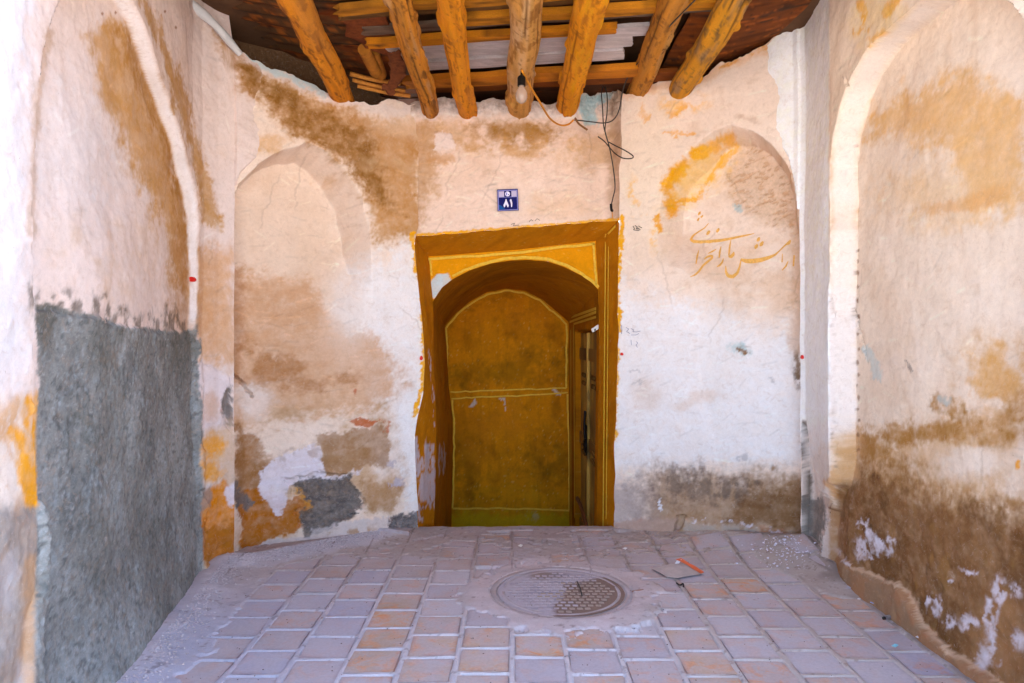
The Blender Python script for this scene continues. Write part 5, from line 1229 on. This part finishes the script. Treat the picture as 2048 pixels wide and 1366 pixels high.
for k in range(2600):
    if rr.random() < .55: t = rr.random() ** .8; a, b = (-1.44, 3.44), (-.78, 3.95); n_ = (.57, -.82)
    else: t = rr.random(); a, b = (-1.24, 2.0), (-1.44, 3.4); n_ = (1, .1)
    d = abs(rr.gauss(0.03, .055)); x = a[0] + (b[0] - a[0]) * t + n_[0] * d; y = a[1] + (b[1] - a[1]) * t + n_[1] * d
    sp.append((x, y, gz(x, y), rr.choice([.0025, .003, .004, .004, .006])))
crumbs('gravel', sp, plain('pale gravel', C(196, 186, 190), .95, var=.3, scale=90), 'pale grit and gravel lying along the foot of the left walls', 'gravel', 3)
sp = []
for k in range(190):
    x = rr.gauss(1.40, .08); y = rr.gauss(3.52, .08)
    if (x - .66) * .448 + (y - 4.1) * .894 > -.03: continue
    sp.append((x, y, gz(x, y) + .004, rr.choice([.002, .003, .004, .004, .007])))
crumbs('plaster_crumbs', sp, plain('white crumbs', C(226, 222, 236), .9, var=.1), 'white crumbs of fallen plaster on the ground in the right corner', 'crumbs', 4)
sp = []
for k in range(420):
    x = rr.uniform(-1.3, 1.5); y = rr.uniform(2.2, 4.0); sp.append((x, y, gz(x, y) - .003, rr.choice([.0018, .0025, .003])))
crumbs('grit', sp, plain('dark grit', C(96, 80, 70), .95, var=.4, scale=60), 'scattered dark grit across the paving', 'grit', 6)

# ------------------------------------------------------------------ litter
def gp(px, py, up=0.0):
    """point on the ground seen at a pixel"""
    y = FPX * (CAM_H - up) / (py - HYP); return Vector(((px - CXP) / FPX * y, y, up))
pk = empty('flat_packet', gp(1360, 1140, .006)); tag(pk, 'flattened grey packet with an orange red edge lying right of the manhole', 'litter')
def sheet3(name, pts, mat, parent, th=.002):
    bm = bmesh.new(); f = bm.faces.new([bm.verts.new(p) for p in pts]); bmesh.ops.triangulate(bm, faces=[f]); bmesh.ops.subdivide_edges(bm, edges=bm.edges[:], cuts=2, use_grid_fill=True)
    for v in bm.verts: v.co.z += .007 + .003 * float(fbm(np.array(v.co.x * 18), np.array(v.co.y * 18), 970, 2))
    me = bpy.data.meshes.new(name); bm.to_mesh(me); bm.free(); o = link(name, me, mat, parent); s_ = o.modifiers.new('thickness', 'SOLIDIFY'); s_.thickness = th; s_.offset = 1; return o
sheet3('film', [gp(1303, 1139, .008), gp(1342, 1131, .010), gp(1376, 1130, .012), gp(1408, 1148, .010), gp(1356, 1158, .008), gp(1334, 1156, .008)], plain('dusty film', C(186, 172, 168), .5, var=.15, scale=40), pk)
sheet3('printed_edge', [gp(1352, 1122, .030), gp(1362, 1119, .032), gp(1390, 1134, .018), gp(1408, 1146, .013), gp(1402, 1149, .013), gp(1376, 1132, .018)], plain('orange print', C(220, 104, 60), .5, var=.1), pk)
sheet3('white_corner', [gp(1350, 1130, .015), gp(1356, 1121, .028), gp(1363, 1122, .030), gp(1358, 1130, .016)], plain('white film', C(222, 220, 226), .5), pk)
tw = tube('twig', [gp(1353, 1166, .006), gp(1360, 1170, .012), gp(1366, 1167, .008), gp(1367, 1174, .006)], .0035, M['dark'], None, 6, 4); tag(tw, 'little dark curled twig just below the flat packet', 'twig')
tw = tube('twig', [gp(1264, 1183, .008), gp(1276, 1181, .012), gp(1287, 1180, .008)], .004, plain('pale twig', C(150, 112, 96), .9), None, 6, 4); tag(tw, 'short pinkish twig at the right rim of the manhole', 'twig')
tw = tube('twig', [gp(1154, 1163, .012), gp(1160, 1176, .010), gp(1164, 1192, .010)], .003, M['dark'], None, 6, 4); tag(tw, 'thin dark straw lying across the manhole cover', 'twig')
ck = empty('crushed_tube', gp(1784, 1234, .008)); tag(ck, 'small crushed grey tube on the floor beside the right wall', 'litter')
tube('tube_body', [gp(1771, 1235, .008), gp(1783, 1233, .009), gp(1795, 1230, .008)], lambda t: .009 * (1 - .3 * t), plain('grey foil', C(150, 146, 150), .35, .5, .5), ck, 8, 4)
tube('tube_cap', [gp(1770, 1236, .009), gp(1766, 1236.5, .009)], .0065, M['dark'], ck, 8, 3)
for k, (a, b, s, cl, lab) in enumerate(((1746, 1207, 6, C(150, 170, 220), 'tiny blue scrap on paving above the crushed tube'), (1816, 1243, 7, C(130, 160, 225), 'bright blue scrap between crushed tube and right wall'), (1790, 1294, 7, C(130, 196, 214), 'small turquoise scrap on paving near bottom right'), (1718, 1201, 4, C(226, 222, 224), 'tiny white scrap on paving near the right wall'), (1836, 1276, 5, C(216, 210, 216), 'pale scrap at the foot of the right wall'), (1250, 1099, 5, C(230, 226, 226), 'little white scrap on paving below the right of doorway'), (1041, 1094, 5, C(226, 222, 220), 'little white scrap on paving below the middle of doorway'))):
    o = sheet3('paper_scrap', [gp(a - s, b, .006), gp(a, b - s * .5, .010), gp(a + s, b - 1, .007), gp(a + 1, b + s * .5, .006)], plain('scrap %d' % k, cl, .6), None); tag(o, lab, 'scrap', 'scraps on the paving')

# ------------------------------------------------------------------ blue house number plate
PY_ = LIW.at(1016, 400, 0).y - 0.012
plate = empty('house_number_plate', pt(1016, 422, PY_)); tag(plate, 'small square blue enamel house number plate above the doorway', 'sign')
zp = lambda L: [(960 + a / 17.07, 360 + b / 17.07) for a, b in L]
def enamel(n_, cl, r_=.6): return plain(n_, cl, r_, var=.06, spec=.15, bstr=0)
M['navy'] = enamel('navy enamel', C(10, 12, 92)); M['lilac'] = enamel('lilac enamel', C(140, 140, 205)); M['pl'] = enamel('pale print', C(190, 180, 205)); M['wh'] = enamel('white enamel', C(226, 224, 240)); M['mid'] = enamel('mid blue enamel', C(10, 74, 140))
slab_px('plate_body', zp([(585, 340), (1290, 312), (1322, 1040), (605, 1072)]), PY_ + .004, .012, M['navy'], plate)
fr = zp([(600, 358), (1275, 332), (1305, 1022), (622, 1052)]); fi = zp([(630, 385), (1250, 362), (1278, 998), (648, 1026)])
for k in range(4): slab_px('border', [fr[k], fr[(k + 1) % 4], fi[(k + 1) % 4], fi[k]], PY_ - .0085, .0015, M['lilac'], plate)
slab_px('panel', zp([(640, 395), (820, 388), (826, 575), (646, 582)]), PY_ - .0085, .001, M['pl'], plate)
slab_px('panel', zp([(1070, 378), (1245, 371), (1252, 560), (1076, 568)]), PY_ - .0085, .001, M['pl'], plate)
slab_px('dividing_bar', zp([(640, 586), (1262, 562), (1263, 578), (641, 602)]), PY_ - .0085, .001, M['lilac'], plate)
circ = lambda x, y, r_, n=20: [(x + r_ * math.cos(2 * math.pi * k / n), y + r_ * math.sin(2 * math.pi * k / n)) for k in range(n)]
em = slab_px('emblem', zp(circ(940, 475, 84)), PY_ - .0085, .001, M['wh'], plate)
slab_px('emblem_mark', zp([(890, 430), (930, 420), (930, 530), (895, 525), (880, 475)]), PY_ - .0098, .0006, M['lilac'], em)
slab_px('emblem_mark', zp(circ(975, 500, 18, 10)), PY_ - .0098, .0006, M['navy'], em)
slab_px('corner_wedge', zp([(642, 860), (690, 852), (800, 935), (872, 1000), (646, 1012)]), PY_ - .0085, .0008, M['mid'], plate)
slab_px('digit', zp([(878, 650), (900, 650), (925, 730), (985, 870), (965, 932), (938, 926), (892, 825), (850, 915), (828, 936), (798, 862), (850, 750)]), PY_ - .0085, .0016, M['wh'], plate)
slab_px('digit', zp([(1012, 705), (1030, 662), (1048, 648), (1078, 676), (1104, 790), (1098, 900), (1088, 922), (1066, 922), (1054, 820), (1036, 750)]), PY_ - .0085, .0016, M['wh'], plate)

# ------------------------------------------------------------------ brush calligraphy on the right niche
M['brush'] = plain('ochre brush paint', C(222, 170, 88), .8, var=.25, scale=70)
strokes = [
 [(750, 170, 8), (700, 230, 14), (620, 280, 16), (560, 320, 22), (525, 370, 34), (545, 402, 40), (620, 412, 44), (720, 410, 46), (850, 395, 40), (930, 385, 36), (1040, 365, 30), (1150, 340, 26), (1250, 320, 20), (1335, 300, 6)],
 [(765, 265, 24), (745, 292, 40), (728, 318, 22)], [(885, 235, 22), (868, 262, 38), (855, 288, 20)], [(645, 20, 16), (632, 45, 32), (618, 68, 12)], [(680, 70, 18), (650, 95, 24)], [(630, 100, 16), (608, 138, 26)],
 [(1402, 350, 20), (1388, 378, 44), (1372, 402, 18)], [(1448, 402, 22), (1425, 440, 46), (1410, 464, 20)], [(1378, 440, 24), (1358, 470, 46), (1348, 498, 18)],
 [(625, 515, 8), (605, 590, 24), (590, 690, 12)], [(850, 500, 6), (800, 530, 22), (745, 556, 10)],
 [(695, 632, 14), (730, 600, 26), (795, 582, 28), (795, 615, 28), (740, 660, 30), (680, 710, 24), (630, 780, 26), (580, 830, 22), (515, 856, 6)],
 [(910, 465, 8), (892, 540, 26), (886, 612, 14)], [(940, 620, 8), (925, 670, 22), (890, 710, 26), (858, 726, 12)],
 [(1035, 385, 8), (1020, 470, 22), (1010, 580, 18)], [(1005, 590, 16), (1035, 600, 44), (1065, 570, 40), (1074, 535, 10)],
 [(1798, 385, 16), (1775, 425, 46), (1740, 442, 20), (1660, 520, 14), (1600, 575, 28), (1520, 610, 44), (1420, 640, 56), (1300, 656, 60), (1220, 652, 52), (1160, 630, 24)],
 [(1165, 635, 14), (1150, 720, 20), (1120, 805, 34), (1060, 855, 48), (1000, 845, 44), (972, 790, 26), (970, 715, 8)],
 [(1695, 560, 8), (1690, 670, 14)], [(1770, 650, 6), (1740, 720, 22), (1690, 772, 10)], [(1845, 580, 18), (1835, 720, 18)]]
nrm_rf = Vector((-0.448, -0.894, 0))
for s_ in strokes:
    q = resample([(1300 + a / 6.4, 420 + b / 6.4, w / 6.4) for a, b, w in s_], max(6, len(s_) * 3))
    pts = [RFW.at(a, b, .004) for a, b, w in q]
    ribbon('calligraphy_stroke', pts, [w / FPX * p.y for (a, b, w), p in zip(q, pts)], nrm_rf, RFW.o, M['brush'])
# pencil scribbles beside and above the door
M['pencil'] = plain('pencil', C(140, 138, 160), .9); M['ink'] = plain('black ink', C(52, 46, 42), .9)
def scrib(wall, nrm, mat, lists, w=1.3):
    for L in lists:
        w_ = w * .75; q = resample(L, max(4, len(L) * 3)); pts = [wall.at(a, b, .005) for a, b in q]
        ribbon('pencil_mark', pts, [w_ / FPX * p.y for p in pts], nrm, wall.o, mat)
scrib(RFW, nrm_rf, M['pencil'], [[(1243, 650), (1244, 660), (1243, 668)], [(1252, 655), (1258, 658), (1253, 663), (1260, 667)], [(1262, 657), (1268, 660), (1265, 663), (1273, 664), (1281, 662)], [(1262, 670), (1272, 670), (1278, 667)], [(1262, 680), (1263, 690)], [(1272, 683), (1276, 686), (1272, 690), (1275, 695)]], 1.2)
scrib(RFW, nrm_rf, M['ink'], [[(1266, 452), (1269, 457), (1267, 460)], [(1270, 451), (1275, 454), (1272, 458), (1279, 457)], [(1277, 452), (1284, 456)], [(1268, 460), (1276, 461), (1281, 459)]], 1.6)
scrib(LIW, Vector((0, -1, 0)), M['ink'], [[(1022, 449), (1030, 446), (1026, 452), (1038, 450)], [(1058, 444), (1062, 439), (1066, 442)], [(1070, 442), (1074, 437), (1080, 441)]], 1.0)

# red survey dabs
M['red'] = plain('red paint', C(206, 34, 24), .5)
def dab(wall, px, py, rx, ry, nrm, mat=None):
    c0 = wall.at(px, py, .006); y = c0.y
    q = [(px + rx * math.cos(a) * (1 + .15 * math.sin(3 * a)), py + ry * math.sin(a)) for a in np.linspace(0, 6.283, 13)[:-1]]
    slab_px('red_mark', q, y + .006, .016, mat or M['red'], wall.o)
dab(LSW, 53, 487, 2.5, 6, None); dab(LSW, 386, 559, 7, 5, None); dab(LFW, 843, 716, 3, 4.5, None); dab(RFW, 1243, 708, 3, 3, None); dab(RSW, 1603, 714, 2.5, 4, None)

# ------------------------------------------------------------------ bulb and cables
M['ycab'] = plain('yellow flex', C(206, 132, 20), .5); M['bcab'] = plain('black flex', C(58, 48, 42), .5)
YBU = 3.34
bulb = empty('light_bulb', pt(1043, 150, YBU)); tag(bulb, 'unlit frosted bulb in a black socket hanging under the middle pole', 'light bulb')
def lathe(name, prof, cx_, cy_, mat, parent, seg=20):
    V = []; F = []
    for r_, z in prof:
        for k in range(seg): a = 2 * math.pi * k / seg; V.append((cx_ + r_ * math.cos(a), cy_ + r_ * math.sin(a), z))
    for i in range(len(prof) - 1):
        for k in range(seg): F.append((i * seg + k, i * seg + (k + 1) % seg, (i + 1) * seg + (k + 1) % seg, (i + 1) * seg + k))
    F.append(tuple(range(seg))); F.append(tuple((len(prof) - 1) * seg + k for k in range(seg)))
    me = bpy.data.meshes.new(name); me.from_pydata(V, [], F); bm = bmesh.new(); bm.from_mesh(me); bmesh.ops.recalc_face_normals(bm, faces=bm.faces[:]); bm.to_mesh(me); bm.free()
    me.shade_smooth(); me.set_sharp_from_angle(angle=math.radians(45)); return link(name, me, mat, parent)
b0 = pt(1043, 194, YBU)
zz = lambda py: pt(1043, py, YBU).z
mB, nt, bb = new_mat('frosted glass'); bb.inputs['Base Color'].default_value = (.62, .48, .38, 1); bb.inputs['Roughness'].default_value = .25; bb.inputs['Specular IOR Level'].default_value = .5; bb.inputs['Transmission Weight'].default_value = .55; bb.inputs['Subsurface Weight'].default_value = .2; bb.inputs['Subsurface Radius'].default_value = (.02, .02, .02)
lathe('glass', [(.002, zz(207)), (.012, zz(206)), (.024, zz(202)), (.030, zz(194)), (.029, zz(187)), (.022, zz(180)), (.015, zz(175)), (.013, zz(171))], b0.x, YBU, mB, bulb)
lathe('socket', [(.013, zz(172)), (.020, zz(172)), (.020, zz(156)), (.016, zz(153)), (.006, zz(150)), (.004, zz(138))], b0.x, YBU, M['iron'], bulb)
cab = tube('yellow_cable', [(b0.x, YBU, zz(140)), pt(1046, 145, YBU - .01), pt(1060, 172, 3.45), pt(1080, 205, 3.62), pt(1100, 237, 3.85), pt(1120, 250, 3.98), pt(1136, 249, 4.03), pt(1147, 240, 4.05)], .0055, M['ycab'], None, 8)
tag(cab, 'yellow flex drooping from the bulb to the wall', 'cable')
cab = tube('black_cable', [pt(1147, 240, 4.05), pt(1160, 241, 4.06), pt(1185, 244, 4.08), pt(1208, 246, 4.06), pt(1226, 240, 4.02), pt(1238, 220, 3.98), pt(1246, 180, 3.94), pt(1258, 150, 3.86), pt(1282, 118, 3.62), pt(1310, 84, 3.34), pt(1345, 46, 3.03), pt(1390, 0, 2.74)], .0036, M['bcab'], None, 8)
tag(cab, 'thin black wire running from the yellow flex up along a pole', 'cable')
cab = empty('hanging_cable', pt(1223, 425, 4.05)); tag(cab, 'doubled black cord hanging down the wall to above the doorway corner', 'cable')
tube('strand', [pt(1208, 168, 4.10), pt(1203, 185, 4.06), pt(1205, 215, 4.05), pt(1207, 250, 4.05), pt(1212, 270, 4.06), pt(1220, 300, 4.07), pt(1227, 340, 4.07), pt(1230, 375, 4.07), pt(1226, 395, 4.07), pt(1222, 412, 4.07)], .0036, M['bcab'], cab, 8)
tube('strand', [pt(1208, 168, 4.11), pt(1214, 190, 4.07), pt(1214, 225, 4.06), pt(1210, 260, 4.07), pt(1216, 285, 4.07)], .0034, M['bcab'], cab, 8)
tube('loop', [pt(1196, 273, 4.06), pt(1210, 284, 4.05), pt(1228, 305, 4.03), pt(1245, 316, 4.00), pt(1262, 317, 3.98), pt(1266, 312, 3.98), pt(1250, 301, 4.0), pt(1232, 292, 4.02), pt(1217, 284, 4.05)], .0036, M['bcab'], cab, 8)
tube('bare_end', [pt(1222, 408, 4.07), pt(1223, 420, 4.065), pt(1226, 421, 4.06)], .008, M['iron'], cab, 8, 4)
tube('tail', [pt(1224, 422, 4.065), pt(1226, 440, 4.06)], .0025, M['ycab'], cab, 6, 3)
tw = tube('splice_twigs', [pt(1150, 236, 4.04), pt(1158, 248, 4.03), pt(1175, 260, 4.03)], .006, plain('splice wood', C(126, 84, 44), .9), None, 6, 4); tag(tw, 'short dark splint sticking out of the wall by the wire joint', 'splint')
